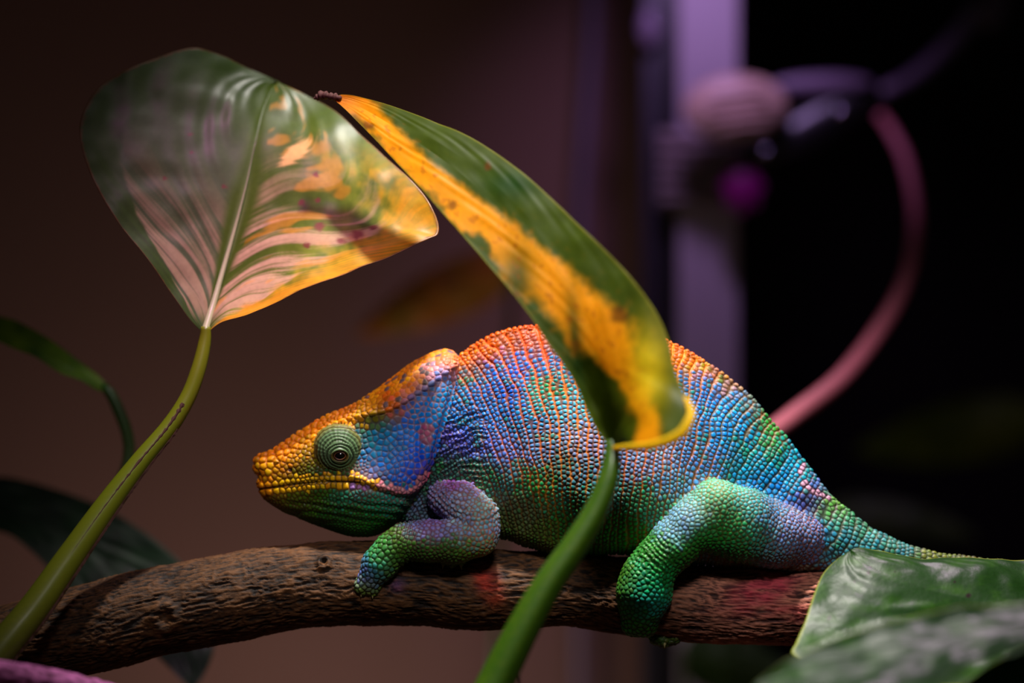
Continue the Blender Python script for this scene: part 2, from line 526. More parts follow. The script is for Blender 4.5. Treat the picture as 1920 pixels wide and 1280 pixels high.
def vnormals(v, q):
    n = np.cross(v[q[:, 2]] - v[q[:, 0]], v[q[:, 3]] - v[q[:, 1]])
    out = np.stack([sum(np.bincount(q[:, j], n[:, k], len(v)) for j in range(4)) for k in range(3)], 1)
    return out / np.maximum(np.linalg.norm(out, axis=1), 1e-9)[:, None]
NV = vnormals(V, fq)
if (NV[:, 2] * V[:, 2]).sum() < 0:
    NV = -NV
else:
    fq = fq[:, ::-1]
# which member of the animal a vertex belongs to
lab_f = []
ii = np.clip(((V - np.array([gx[0], gz[0], gy[0]])) / H).round().astype(int), 0, np.array(F.shape) - 1)
lab_f.append(f_body[ii[:, 0], ii[:, 1], ii[:, 2]])
lab_f.append(f_head[ii[:, 0], ii[:, 1], ii[:, 2]] - 1.0)
lab_f.append(np.minimum(chains_eval(ARM, V[:, 0], V[:, 2], V[:, 1], 4), chains_eval(ARM_FAR, V[:, 0], V[:, 2], V[:, 1], 4)))
lab_f.append(np.minimum(chains_eval(LEG, V[:, 0], V[:, 2], V[:, 1], 8), chains_eval(LEG_FAR, V[:, 0], V[:, 2], V[:, 1], 8)))
tur = np.sqrt((V[:, 0] - EYE[0]) ** 2 + (V[:, 1] - EYE[1]) ** 2 + ((np.abs(V[:, 2]) + EY) * 1.12) ** 2) - TUR
lab_f.append(tur - 1.0)
LAB = np.argmin(np.stack(lab_f, 1), 1)      # 0 body 1 head 2 arm 3 leg 4 eye turret
del f_body, f_head, F

def line_dist(pts, x, z):
    """distance to polyline and arc length of the closest point"""
    p = np.asarray(pts, float)
    best = np.full(len(x), 1e9); arc = np.zeros(len(x)); acc = 0.0
    for a, b in zip(p[:-1], p[1:]):
        e = b - a; L_ = np.linalg.norm(e)
        t = np.clip(((x - a[0]) * e[0] + (z - a[1]) * e[1]) / (L_ * L_), 0, 1)
        d = np.hypot(x - a[0] - t * e[0], z - a[1] - t * e[1])
        m = d < best
        arc[m] = acc + t[m] * L_; best = np.minimum(best, d); acc += L_
    return best, arc

vx, vz, vy = V[:, 0], V[:, 1], V[:, 2]
MOUTH = catmull([(474, 921), (500, 917), (540, 911), (580, 906), (620, 903), (655, 903), (676, 905)], 40)
CREST = catmull([(520, 862), (560, 838), (595, 812), (640, 790), (690, 778), (730, 768), (770, 746), (800, 726), (830, 703), (850, 684)], 50)
JAWR = catmull([(660, 892), (690, 902), (720, 912), (750, 920), (775, 918), (800, 895)], 30)
FLAP = catmull([(857, 690), (853, 740), (842, 790), (828, 838), (808, 888), (788, 925)], 30)
FOLD1 = catmull([(826, 706), (806, 745), (790, 790), (784, 830), (788, 870)], 24)
FOLD2 = catmull([(845, 715), (838, 760), (826, 800), (812, 850)], 24)
d_mouth, a_mouth = line_dist(MOUTH, vx, vz)
d_crest, _ = line_dist(CREST, vx, vz)
d_jawr, _ = line_dist(JAWR, vx, vz)
d_flap, _ = line_dist(FLAP, vx, vz)
d_f1, _ = line_dist(FOLD1, vx, vz)
d_f2, _ = line_dist(FOLD2, vx, vz)
near = vy < 30
head = LAB == 1
body = LAB == 0

# slanting column coordinate of the flank
slope = np.interp(np.arange(400, 2000), [400, 840, 900, 1000, 1090, 1180, 1280, 1380, 1480, 1600, 1800],
                  [-0.60, -0.60, -0.48, -0.22, 0.0, 0.10, 0.22, 0.42, 0.62, 0.38, 0.20])
def flank_u(x, z):
    s = slope[np.clip(x.astype(int) - 400, 0, 1599)]
    pv = np.interp(x, [840, 1300, 1500, 1700, 1900], [800, 800, 900, 1030, 1060])
    wob = 8.0 * noise3(np.stack([x / 60, z / 75, x * 0], 1)) + 3.5 * noise3(np.stack([x / 24, z / 30, x * 0 + 9], 1))
    return x + s * (z - pv) + wob
U = flank_u(vx, vz)
COLW = 9.5

# ---- large and medium relief (pixels along the normal)
disp = np.zeros(nv)
lowf = fbm(np.stack([vx, vz, vy], 1) / 60, 3)
disp += 1.6 * lowf
disp -= head * 3.2 * np.exp(-(d_mouth / 2.0) ** 2) * (vx < 676)
disp += head * (d_crest < 16) * 6.0 * np.exp(-(d_crest / 6) ** 2) * sstep(560, 700, vx)
disp += head * 4.0 * np.exp(-(d_jawr / 6) ** 2) - head * 3.0 * np.exp(-((line_dist(JAWR + np.array([-4, 12]), vx, vz)[0]) / 5) ** 2)
disp += head * 2.5 * np.exp(-(d_flap / 6) ** 2)
disp -= head * 5.0 * np.exp(-(d_f1 / 5) ** 2)
disp -= head * 2.5 * np.exp(-(d_f2 / 4) ** 2)
# throat folds, following the jaw
thr = head * sstep(925, 950, vz) * sstep(500, 560, vx)
disp += thr * 1.6 * np.sin((vz - 0.12 * (vx - 600) + 5 * lowf) / 2.3) * sstep(1000, 960, vz)
# folds of the shoulder skin behind the head
fs = body * sstep(935, 880, vx) * sstep(740, 790, vz)
phase = (vz + 0.30 * (vx - 830) - 0.004 * (vx - 880) ** 2 + 8 * lowf)
phase = phase + 9 * noise3(np.stack([vx / 34, vz / 22, vy * 0 + 4], 1))
disp += fs * 2.0 * np.sin(phase * 2 * math.pi / 14)
# body columns
colmask = body * (1 - 0.8 * fs)
pair = (U / (2 * COLW)) % 1.0
gline = np.minimum(pair, 1 - pair) * 2 * COLW          # px to the deep groove
gw = 1.7
disp -= colmask * (2.4 - 1.2 * sstep(1330, 1430, vx)) * np.exp(-(gline / gw) ** 2)
disp += colmask * 1.2 * np.cos(2 * math.pi * U / 76) * sstep(640, 720, vz)
# flank hollow above the thigh and at the tail root
disp -= body * 5 * np.exp(-(((vx - 1500) / 60) ** 2 + ((vz - 955) / 14) ** 2))
# limb wrinkles
arm = LAB == 2; leg = LAB == 3
wr = arm * np.exp(-((vx - 768) / 26) ** 2) * (vz > 975)
disp += wr * 1.5 * np.sin((vx + 0.25 * (vz - 1000)) * 2 * math.pi / 8)
ua = (vz - 0.25 * (vx - 860) + 0.006 * (vx - 870) ** 2 + 5 * lowf)
disp += arm * (vz < 972) * 1.1 * np.sin(ua * 2 * math.pi / 12)
ax_ = -0.70 * vx + 0.71 * vz + 6 * lowf
an = leg * np.exp(-(((vx - 1235) / 55) ** 2 + ((vz - 1038) / 36) ** 2))
disp += an * 1.5 * np.sin(ax_ * 2 * math.pi / 9)
th = leg * sstep(1310, 1350, vx)
ut = vx + 0.45 * (vz - 960) + 6 * lowf
thg = np.abs(((ut / 17) % 1) - 0.5) * 17
disp -= th * 1.5 * np.exp(-((8.5 - thg) / 1.8) ** 2) * sstep(930, 960, vz)
under = leg * sstep(1000, 1045, vz) * sstep(1280, 1310, vx) * sstep(1470, 1420, vx)
disp += under * 2.0 * np.sin(vx * 2 * math.pi / 13)
# eye turret rings
PUP = (638.0, 854.0)
rp = np.hypot((vx - PUP[0]), (vz - PUP[1]) * 1.15)
re_ = np.hypot(vx - EYE[0], vz - EYE[1])
rr = np.where(rp < 30, rp, rp * 0.45 + re_ * 0.55)
eye = (LAB == 4) & (vy < 0)
ringw = np.sin((rr + 1.6 * noise3(np.stack([vx / 14, vz / 14, vy * 0], 1))) * 2 * math.pi / 6.6)
disp += eye * 1.0 * ringw * sstep(12, 16, rp)
beads = np.sin(np.arctan2(vz - PUP[1], vx - PUP[0]) * 34) * sstep(14, 18, rp)
disp += eye * 0.25 * beads
opening = np.hypot((vx - PUP[0]) / 13.0, (vz - PUP[1]) / 9.0)
disp += eye * 2.2 * np.exp(-((opening - 1.25) / 0.22) ** 2)
disp -= eye * 9.0 * sstep(1.05, 0.75, opening)

# ---- scales: centres spread over the near side, one cell each
size = np.full(nv, 8.6)
size = np.where(body, 8.4, size)
size = np.where(body & (vz > 1000), 8.0, size)
size = np.where(body & (vx > 1350), 9.0, size)
size = np.where(fs > 0.4, 7.6, size)
size = np.where(head, 9.8, size)
size = np.where(head & (vz > 905), 8.0, size)
size = np.where(head & (vz > 950), 6.8, size)
size = np.where(head & (vx > 690) & (vz < 900) & (vz > 770), 11.5, size)
above = vz < np.interp(vx, CREST[:, 0], CREST[:, 1]) + 6
roof = head & above
size = np.where(roof, 11.0, size)
size = np.where(head & above & (vx < 590), 14.0 + 5 * noise3(np.stack([vx / 25, vz / 25, vy / 25], 1)), size)
size = np.where(head & (vx < 505) & (vz < 893), 15.0, size)
size = np.where(arm, 8.6, size); size = np.where(arm & (vx < 745), 10.5, size)
size = np.where(leg, 8.6, size); size = np.where(leg & (vz > 1065), 10.0, size)
size = np.where(head & (vx > 560) & (vx < 690) & (vz > 860) & (vz < 898), 7.0, size)
cand_ok = near & (LAB != 4)
colpos = np.abs(((U / COLW) % 1) - 0.5)
cand_ok &= ~(body & (fs < 0.4) & (colpos > 0.20))
cand = np.where(cand_ok)[0]
rng.shuffle(cand)
kd = kdtree.KDTree(len(cand))
for k, i in enumerate(cand): kd.insert(V[i], k)
kd.balance()
alive = np.ones(len(cand), bool)
centres = []; csize = []
def kill(p, r):
    for _, k, _d in kd.find_range(p, r): alive[k] = False
nearV = np.where(near)[0]
kd2 = kdtree.KDTree(len(nearV))
for k, i in enumerate(nearV): kd2.insert((vx[i], vz[i], max(vy[i], -60) * 0.02), k)
kd2.balance()
def surf_at(x, z):
    _, k, _d = kd2.find((x, z, -1.2)); return V[nearV[k]]
def explicit(x, z, s):
    p = surf_at(x, z)
    centres.append(p); csize.append(s); kill(p, s * 0.85)
# back crest beads, lip shields, temple beads
tb = catmull([b for b in BODY[2:26]], 600)
acc = 0.0
for a, b in zip(tb[:-1], tb[1:]):
    acc += np.hypot(*(b - a))
    if acc > 10.0 and a[0] < 1600:
        acc = 0.0
        p = np.array([a[0], a[1] + 3, -3.0]); centres.append(p); csize.append(10.0); kill(p, 8)
x = 484.0
while x < 668:
    zc = np.interp(x, MOUTH[:, 0], MOUTH[:, 1])
    w_ = 11 + 3 * math.sin(x * 0.03)
    explicit(x, zc - 7, w_); explicit(x + 2, zc + 8, w_ + 1.5)
    x += w_ + 0.8
for k in range(4, 50, 2):
    explicit(CREST[k][0], CREST[k][1], 12.0)
    if k > 26: explicit(CREST[k][0] + 1, CREST[k][1] + 10, 9.0)
r_c = size[cand]
for k in range(len(cand)):
    if alive[k]:
        i = cand[k]
        centres.append(V[i]); csize.append(size[i]); kill(V[i], r_c[k] * 0.80)
centres = np.array(centres); csize = np.array(csize)
nC = len(centres)
kc = kdtree.KDTree(nC)
for k in range(nC): kc.insert(centres[k], k)
kc.balance()
cell = np.zeros(nv, np.int64); bord = np.zeros(nv); f1 = np.zeros(nv)
for i in nearV:
    (c1, k1, d1), (c2, k2, d2) = kc.find_n(V[i], 2)
    cell[i] = k1; f1[i] = d1
    bord[i] = (d2 * d2 - d1 * d1) / (2 * max((c2 - c1).length, 0.5))   # px to the cell wall
cs = csize[cell]
amp = np.where(head, 0.28, 0.27) * np.minimum(cs, 12)
amp = np.where(roof, 0.46 * np.minimum(cs, 17), amp)
amp = np.where(roof & (vx > 690) & (d_crest > 10), 0.14 * cs, amp)
amp = np.where(head & (vz > 905), 0.24 * cs, amp)
amp = np.where(head & (vx > 690) & (vz < 890) & ~roof, 0.14 * cs, amp)
dome = np.sqrt(np.clip(1 - (1 - np.clip(bord / (0.46 * cs), 0, 1)) ** 2, 0, 1))
dome = 0.45 * dome + 0.55 * np.sqrt(np.clip(1 - (f1 / (0.62 * cs)) ** 2, 0, 1)) * sstep(0.0, 1.6, bord)
usc = near & (LAB != 4)
disp += np.where(usc, amp * (dome - 0.6), 0)
crestb = body & (vz < np.interp(vx, tb[:, 0], tb[:, 1]) + 9) & (vx > 860)
disp += np.where(crestb & (vx < 1640), 2.2 * dome, 0)

# ---- pigment
def cfield(pts, x, z, sig):
    a = np.array([[p[0], p[1]] for p in pts], float)
    c = np.array([lin(p[2]) for p in pts])
    num = np.zeros((len(x), 3)); den = np.zeros(len(x))
    for (px, pz), cc in zip(a, c):
        w = np.exp(-((x - px) ** 2 + (z - pz) ** 2) / (2 * sig * sig)) + 1e-7 / (1 + ((x - px) ** 2 + (z - pz) ** 2) / 4000)
        num += w[:, None] * cc; den += w
    return num / den[:, None]

PB = [(870, 665, (240, 130, 50)), (900, 640, (240, 125, 45)), (950, 625, (240, 115, 50)), (1000, 618, (240, 110, 60)), (1100, 610, (235, 115, 50)), (1200, 625, (230, 115, 45)),
      (1275, 655, (225, 115, 45)), (1320, 680, (220, 125, 45)), (1370, 712, (170, 120, 70)), (1420, 760, (120, 110, 60)),
      (920, 655, (215, 105, 60)), (985, 640, (170, 95, 90)), (1010, 650, (130, 100, 100)), (960, 660, (70, 100, 105)),
      (885, 700, (70, 110, 120)), (930, 690, (15, 120, 215)), (975, 695, (30, 110, 225)), (1010, 685, (15, 130, 210)), (1060, 690, (30, 110, 190)), (905, 730, (20, 120, 200)), (960, 730, (40, 110, 220)),
      (870, 760, (40, 120, 190)), (1000, 735, (40, 165, 140)), (1040, 720, (60, 150, 110)), (1060, 770, (110, 190, 225)), (1000, 780, (70, 150, 205)), (940, 780, (60, 120, 195)),
      (1090, 830, (165, 180, 225)), (1040, 820, (120, 165, 210)), (890, 800, (70, 125, 205)), (860, 830, (100, 100, 195)), (900, 840, (90, 110, 195)), (860, 870, (70, 110, 100)), (900, 880, (50, 110, 85)), (950, 850, (90, 120, 195)),
      (960, 890, (60, 110, 110)), (1000, 840, (110, 155, 210)), (1000, 900, (55, 140, 90)), (1060, 870, (75, 130, 120)), (1090, 890, (110, 170, 205)), (1080, 930, (60, 160, 130)),
      (1180, 870, (130, 165, 215)), (1220, 840, (150, 180, 220)), (1150, 920, (90, 165, 160)), (1200, 940, (70, 165, 120)), (1160, 980, (45, 140, 60)), (1080, 980, (50, 130, 60)), (980, 960, (80, 100, 70)), (960, 1000, (85, 100, 55)),
      (1020, 1020, (75, 105, 45)), (1100, 1030, (55, 120, 40)), (1200, 1030, (35, 125, 45)), (1240, 960, (70, 160, 120)), (1250, 900, (110, 165, 205)),
      (1300, 720, (50, 110, 160)), (1330, 730, (25, 130, 210)), (1380, 760, (20, 150, 225)), (1300, 780, (60, 135, 200)), (1350, 800, (50, 150, 220)), (1420, 770, (30, 130, 150)), (1440, 800, (70, 140, 60)),
      (1400, 820, (20, 150, 225)), (1300, 840, (90, 145, 205)), (1370, 850, (80, 140, 205)), (1450, 840, (80, 150, 70)), (1480, 860, (20, 160, 200)), (1420, 870, (40, 150, 205)), (1400, 850, (70, 140, 80)), (1490, 900, (20, 155, 220)), (1440, 920, (60, 140, 210)),
      (1515, 890, (50, 140, 120)), (1530, 925, (110, 120, 210)), (1520, 950, (90, 100, 180)), (1550, 950, (110, 165, 60)), (1580, 985, (100, 165, 70)), (1560, 1000, (45, 140, 190)), (1600, 1000, (45, 150, 190)), (1520, 1000, (60, 110, 150)),
      (1560, 1040, (80, 145, 170)), (1500, 1050, (120, 140, 130)), (1430, 1055, (110, 120, 100)), (1620, 1000, (110, 160, 90)), (1640, 1020, (50, 150, 180)), (1680, 1025, (90, 150, 120)), (1700, 1040, (50, 140, 160)), (1740, 1040, (120, 130, 60)), (1850, 1065, (100, 110, 60))]
PH = [(475, 870, (235, 145, 25)), (500, 855, (240, 150, 20)), (520, 870, (230, 135, 20)), (560, 820, (245, 155, 15)), (545, 850, (235, 135, 20)), (600, 790, (245, 150, 20)), (640, 772, (240, 140, 25)), (690, 745, (244, 156, 40)),
      (740, 712, (244, 150, 50)), (780, 690, (242, 146, 62)), (820, 664, (238, 140, 85)), (845, 675, (230, 130, 95)), (800, 705, (240, 140, 95)), (770, 730, (230, 130, 95)), (730, 760, (210, 95, 55)), (690, 775, (190, 110, 50)), (600, 815, (225, 135, 25)),
      (530, 890, (120, 100, 30)), (560, 880, (95, 100, 35)), (590, 890, (60, 95, 60)), (660, 885, (70, 100, 60)), (575, 850, (110, 100, 30)), (490, 895, (200, 145, 30)),
      (700, 800, (50, 110, 60)), (720, 785, (80, 110, 70)), (690, 830, (60, 110, 120)), (715, 830, (20, 140, 190)), (745, 820, (15, 135, 205)), (740, 860, (15, 135, 220)), (775, 860, (55, 110, 245)), (760, 890, (60, 105, 235)), (700, 870, (50, 115, 180)), (770, 810, (60, 120, 220)),
      (765, 780, (70, 110, 195)), (790, 750, (30, 130, 200)), (800, 780, (30, 145, 225)), (830, 720, (45, 160, 230)), (815, 700, (40, 130, 205)), (835, 770, (30, 155, 225)), (800, 830, (45, 120, 220)), (815, 800, (70, 120, 200)), (848, 700, (195, 125, 120)), (790, 880, (90, 80, 190)),
      (690, 900, (150, 120, 130)), (680, 925, (70, 130, 130)), (560, 935, (85, 105, 35)), (510, 935, (95, 90, 25)), (600, 940, (70, 115, 50)), (640, 935, (65, 130, 100)), (700, 945, (60, 145, 110)), (740, 935, (50, 135, 140)), (750, 950, (60, 140, 100)),
      (620, 985, (40, 90, 40)), (560, 965, (55, 90, 35)), (700, 985, (45, 105, 40)), (760, 945, (80, 100, 60)), (660, 965, (60, 120, 60))]
PH = [(x_, z_, (c_[0], min(c_[1] + (24 if x_ < 700 else 10), 255), c_[2]) if c_[0] > 185 and c_[2] < 100 else c_) for x_, z_, c_ in PH]
PA = [(850, 905, (175, 100, 205)), (880, 912, (150, 135, 205)), (830, 930, (140, 155, 210)), (868, 930, (150, 185, 225)), (905, 945, (140, 190, 200)), (850, 955, (150, 185, 215)), (920, 975, (120, 175, 205)), (928, 1000, (130, 170, 225)), (895, 985, (110, 170, 195)), (900, 1010, (100, 150, 150)),
      (890, 1035, (75, 140, 40)), (925, 1020, (110, 150, 60)), (850, 985, (130, 140, 205)), (815, 982, (145, 125, 205)), (785, 985, (125, 140, 200)), (850, 1020, (55, 115, 45)), (800, 1025, (55, 115, 40)), (760, 1005, (85, 120, 45)), (760, 1030, (60, 110, 35)),
      (725, 1035, (75, 145, 70)), (715, 1055, (50, 150, 105)), (703, 1068, (60, 140, 170)), (690, 1082, (120, 120, 200)), (682, 1105, (110, 135, 45)), (700, 1108, (100, 125, 40)), (735, 1060, (85, 125, 45)), (848, 1050, (80, 115, 50))]
PL = [(1330, 905, (100, 190, 150)), (1300, 925, (100, 180, 165)), (1375, 910, (80, 185, 160)), (1345, 930, (80, 165, 120)), (1290, 960, (130, 180, 215)), (1265, 985, (120, 175, 205)), (1320, 960, (90, 150, 120)), (1310, 1000, (30, 130, 45)), (1340, 985, (35, 135, 50)),
      (1260, 1040, (40, 125, 50)), (1230, 1035, (60, 140, 60)), (1290, 1040, (40, 120, 40)), (1370, 975, (40, 135, 80)), (1400, 940, (60, 150, 150)), (1440, 965, (70, 130, 170)), (1420, 1010, (55, 150, 130)), (1380, 1020, (40, 140, 70)), (1470, 1010, (100, 140, 200)), (1460, 1035, (90, 150, 170)), (1500, 1010, (75, 110, 160)),
      (1490, 980, (110, 140, 190)), (1210, 1090, (35, 170, 125)), (1235, 1070, (35, 170, 95)), (1200, 1115, (45, 170, 150)), (1225, 1120, (50, 165, 160)), (1240, 1095, (40, 150, 70)), (1170, 1090, (70, 110, 35)), (1190, 1155, (35, 120, 35)), (1205, 1185, (50, 120, 35)), (1165, 1130, (55, 105, 35)), (1250, 1205, (60, 70, 30))]
cx, cz = centres[:, 0], centres[:, 1]
clab = np.zeros(nC, int)
kv = kdtree.KDTree(len(nearV[::4]))
for k, i in enumerate(nearV[::4]): kv.insert(V[i], k)
kv.balance()
for k in range(nC): clab[k] = LAB[nearV[::4][kv.find(centres[k])[1]]]
CC = np.zeros((nC, 3))
for l_, pts, sg in ((0, PB, 17), (1, PH, 14), (2, PA, 13), (3, PL, 16), (4, PH, 16)):
    m = clab == l_
    jx = cx[m] + rng.normal(0, 6, m.sum()); jz = cz[m] + rng.normal(0, 6, m.sum())
    CC[m] = cfield(pts, jx, jz, sg)
pn = fbm(np.stack([cx / 26, cz / 26, cx * 0 + 3], 1), 3)
bl = (clab == 0) & (cz > 680)
gm = (sstep(0.25, 0.6, pn) * 0.5 * bl)[:, None]
CC = CC * (1 - gm) + lin((60, 145, 70)) * gm
lip = (np.abs(cz - np.interp(cx, MOUTH[:, 0], MOUTH[:, 1])) < 17) & (clab == 1) & (cx < 650)
CC[lip] = lin((225, 180, 30)); CC[lip & (cx < 505)] = lin((225, 165, 30))
lip2 = (np.abs(cz - np.interp(cx, MOUTH[:, 0], MOUTH[:, 1]) - 3) < 9) & (clab == 1) & (cx >= 650) & (cx < 720)
CC[lip2] = lin((175, 130, 185))
dj, _ = line_dist(JAWR, cx, cz)
mj = (dj < 8) & (clab == 1)
CC[mj] = np.where((cx[mj] < 710)[:, None], lin((235, 175, 50)), lin((215, 140, 150)))
df, _ = line_dist(FLAP, cx, cz)
mf = (df < 6) & (clab == 1) & (cz > 850); CC[mf] = lin((200, 110, 130))
mf = ((cx - 800) / 14) ** 2 + ((cz - 815) / 16) ** 2 < 1; CC[mf & (clab == 1)] = lin((170, 100, 130))
lum = (CC @ np.array([0.25, 0.6, 0.15]))[:, None]
boost = np.where(clab >= 2, 1.06, np.where((clab == 0) & (cz > 920), 1.12, 1.28))[:, None]
CC = np.clip(lum + boost * (CC - lum), 0.004, 1)
sat = rng.normal(0, 1, nC)
CC = np.clip(CC * np.exp(0.16 * sat)[:, None] * np.exp(rng.normal(0, 0.07, (nC, 3))), 0, 1)
# dark freckles on the casque
fr = (clab == 1) & (cz < np.interp(cx, CREST[:, 0], CREST[:, 1]) - 6) & (cx > 660) & (rng.random(nC) < 0.13)
CC[fr] = lin((110, 95, 95))
# pale scar beads at the tail root
sc_d, _ = line_dist([(1516, 868), (1508, 895), (1514, 912), (1535, 925), (1560, 934)], cx, cz)
CC[(sc_d < 5) & (clab == 0) & (rng.random(nC) < 0.6)] = lin((215, 160, 190))

col = CC[cell]
colfar = np.zeros((nv, 3))
fm = ~near | (LAB == 4)
for l_, pts in ((0, PB), (1, PH), (2, PA), (3, PL), (4, PH)):
    m = fm & (LAB == l_)
    if m.any(): colfar[m] = cfield(pts, vx[m], vz[m], 22)
col[fm] = colfar[fm]
# skin between the scales
GB = [(900, 640, (245, 110, 30)), (1000, 640, (245, 95, 35)), (900, 720, (190, 95, 50)), (870, 780, (70, 45, 30)), (860, 860, (60, 30, 40)), (930, 760, (120, 70, 40)), (1000, 720, (225, 110, 55)), (960, 820, (170, 85, 55)),
      (1060, 760, (240, 135, 40)), (1090, 830, (250, 140, 25)), (1000, 860, (215, 110, 35)), (1060, 900, (215, 130, 25)), (920, 900, (110, 55, 30)), (960, 940, (90, 60, 30)), (1180, 880, (225, 120, 45)), (1220, 840, (220, 120, 60)), (1160, 960, (150, 105, 25)), (1080, 980, (110, 95, 25)), (980, 1000, (75, 70, 30)),
      (1100, 1030, (80, 90, 25)), (1250, 930, (130, 95, 45)), (1300, 670, (240, 140, 30)), (1320, 740, (150, 90, 50)), (1290, 830, (170, 105, 60)), (1360, 780, (80, 90, 70)), (1420, 830, (60, 80, 45)), (1450, 900, (45, 60, 60)), (1520, 950, (95, 55, 70)), (1560, 1000, (60, 70, 50)), (1500, 1050, (140, 85, 55)), (1650, 1020, (60, 75, 40)), (1440, 790, (150, 90, 50))]
GH = [(500, 860, (185, 100, 5)), (600, 790, (225, 140, 10)), (720, 725, (230, 130, 30)), (820, 670, (200, 100, 70)), (560, 880, (50, 45, 15)), (570, 910, (85, 60, 10)), (720, 840, (70, 100, 130)), (760, 870, (110, 110, 175)), (810, 740, (170, 130, 130)), (830, 800, (150, 115, 130)),
      (690, 790, (40, 60, 35)), (640, 940, (45, 50, 20)), (720, 940, (60, 55, 30)), (600, 980, (20, 35, 15)), (700, 905, (140, 80, 60)), (790, 900, (150, 90, 100)), (710, 985, (30, 45, 20))]
GA = [(860, 930, (130, 75, 65)), (900, 960, (180, 110, 50)), (920, 1000, (190, 100, 60)), (850, 1015, (55, 60, 20)), (800, 985, (140, 60, 90)), (760, 1010, (45, 55, 20)), (715, 1050, (40, 75, 20)), (690, 1095, (60, 60, 20))]
GL = [(1330, 910, (130, 110, 40)), (1290, 970, (90, 95, 60)), (1320, 1010, (40, 75, 20)), (1240, 1040, (45, 80, 20)), (1380, 970, (85, 75, 25)), (1430, 1000, (85, 75, 30)), (1470, 1010, (140, 85, 70)), (1210, 1100, (35, 110, 30)), (1190, 1160, (30, 65, 15))]
gcol = np.zeros((nv, 3))
for l_, pts in ((0, GB), (1, GH), (2, GA), (3, GL)):
    m = near & (LAB == l_)
    gcol[m] = cfield(pts, vx[m], vz[m], 30)
gcol = np.where((body & (gline > 3.5))[:, None], gcol * 0.32, gcol)
gmask = np.maximum(1 - sstep(0.5, 2.1, bord), 0.9 * sstep(0.46, 0.58, f1 / cs))
gmask = np.where(body, np.maximum(gmask * np.where(gline < 4.5, 1.0, 0.88), 0.9 * np.exp(-(gline / 1.7) ** 2) * colmask * (1 - 0.45 * sstep(1330, 1430, vx))), gmask * 0.85)
gmask = np.where(roof, gmask * 0.6, gmask)
gmask = np.where(usc, gmask, 0)[:, None]
col = col * (1 - gmask) + gcol * gmask
# eye turret: green grey lids with dark ring furrows
ec = lin((86, 114, 76)) * (1 + 0.25 * (ringw + 0.2 * beads))[:, None]
ec = ec * (1 - sstep(34, 46, re_))[:, None] + lin((118, 112, 52)) * (0.9 + 0.2 * ringw)[:, None] * sstep(34, 46, re_)[:, None]
ec = np.where((ringw < -0.55)[:, None], ec * 0.45 + lin((60, 45, 20)) * 0.3, ec)
ec = np.where((opening < 1.2)[:, None], lin((96, 78, 30)), ec)
ec = np.where((opening < 0.95)[:, None], lin((20, 12, 8)), ec)
te = eye & (tur < 4)
col[te] = ec[te]
ml = head & (d_mouth < 1.6) & (vx < 676)
col[ml] *= 0.35
# nostril
ns = np.hypot(vx - 541, vz - 882)
nm = head & (vy < 0)
disp -= nm * 5 * np.exp(-(ns / 4.0) ** 2)
col[nm & (ns < 3.5)] = lin((60, 30, 10))
col *= (1 + 0.10 * noise3(np.stack([vx, vz, vy], 1) / 2.2))[:, None]
col = np.clip(col, 0, 1)

Vd = V + NV * disp[:, None]
KS = S * (D - 0.016) / D
def cw(a):
    a = np.atleast_2d(np.asarray(a, float))
    return np.stack([(a[:, 0] - 960) * KS, a[:, 2] * KS, Z0 + (640 - a[:, 1]) * KS], 1)
base = cw([(1000, 1045, 0)])[0]
cham = thing('chameleon', 'blue and green chameleon with orange casque and back crest crouching on the branch', 'chameleon', base)
mesh_obj('body', cw(Vd), fq, M_skin, cham, col)

def ball(name, c, r, mat, parent, nu=16, nv_=24, sc=(1, 1, 1)):
    v = []
    for i in range(nu + 1):
        p = math.pi * i / nu
        for j in range(nv_):
            t = 2 * math.pi * j / nv_
            v.append((c[0] + r * sc[0] * math.sin(p) * math.cos(t), c[1] + r * sc[1] * math.sin(p) * math.sin(t), c[2] + r * sc[2] * math.cos(p)))
    return mesh_obj(name, np.array(v), grid_faces(nu + 1, nv_, True), mat, parent)

for sg in (-1, 1):
    ew = cw([(PUP[0], PUP[1], sg * 75)])[0]
    e_ = ball('eyeball', ew, 12.5 * KS, M_eye, cham)
    e_['label'] = 'dark glossy eyeball inside the green lid cone'
    an = np.linspace(0, 2 * math.pi, 33)[:-1]
    rp_ = np.stack([PUP[0] + 10.2 * np.cos(an), PUP[1] + 7.0 * np.sin(an), np.full(32, sg * 85.2)], 1)
    vv, ff = [], []
    for k in range(32):
        for j in range(8):
            t = 2 * math.pi * j / 8
            n_ = np.array([math.cos(an[k]), math.sin(an[k]), 0])
            vv.append(rp_[k] + 1.3 * (math.cos(t) * n_ + np.array([0, 0, math.sin(t)])))
    for k in range(32):
        for j in range(8):
            ff.append((k * 8 + j, k * 8 + (j + 1) % 8, ((k + 1) % 32) * 8 + (j + 1) % 8, ((k + 1) % 32) * 8 + j))
    mesh_obj('iris_ring', cw(np.array(vv)), ff, M_iris, e_)
for (a, b, r) in [((679, 1108, -82), (677, 1119, -84), 4.5), ((699, 1112, -80), (699, 1122, -82), 4.5),
                  ((831, 1058, -70), (830, 1066, -74), 3.6), ((847, 1062, -72), (847, 1071, -76), 3.6), ((864, 1059, -70), (866, 1068, -74), 3.6),
                  ((1186, 1184, -76), (1186, 1194, -76), 4.5), ((1215, 1186, -72), (1216, 1195, -72), 4.5), ((1248, 1210, -36), (1248, 1219, -38), 4)]:
    pa = cw([a, [(a[k] + b[k]) / 2 + (0, 0, -2)[k] for k in range(3)], b])
    pp = catmull(pa, 8)
    vv, ff, _ = tube_data(pp, np.linspace(r, 0.6, 8) * KS, 10)
    mesh_obj('claw', vv, ff, M_claw, cham)

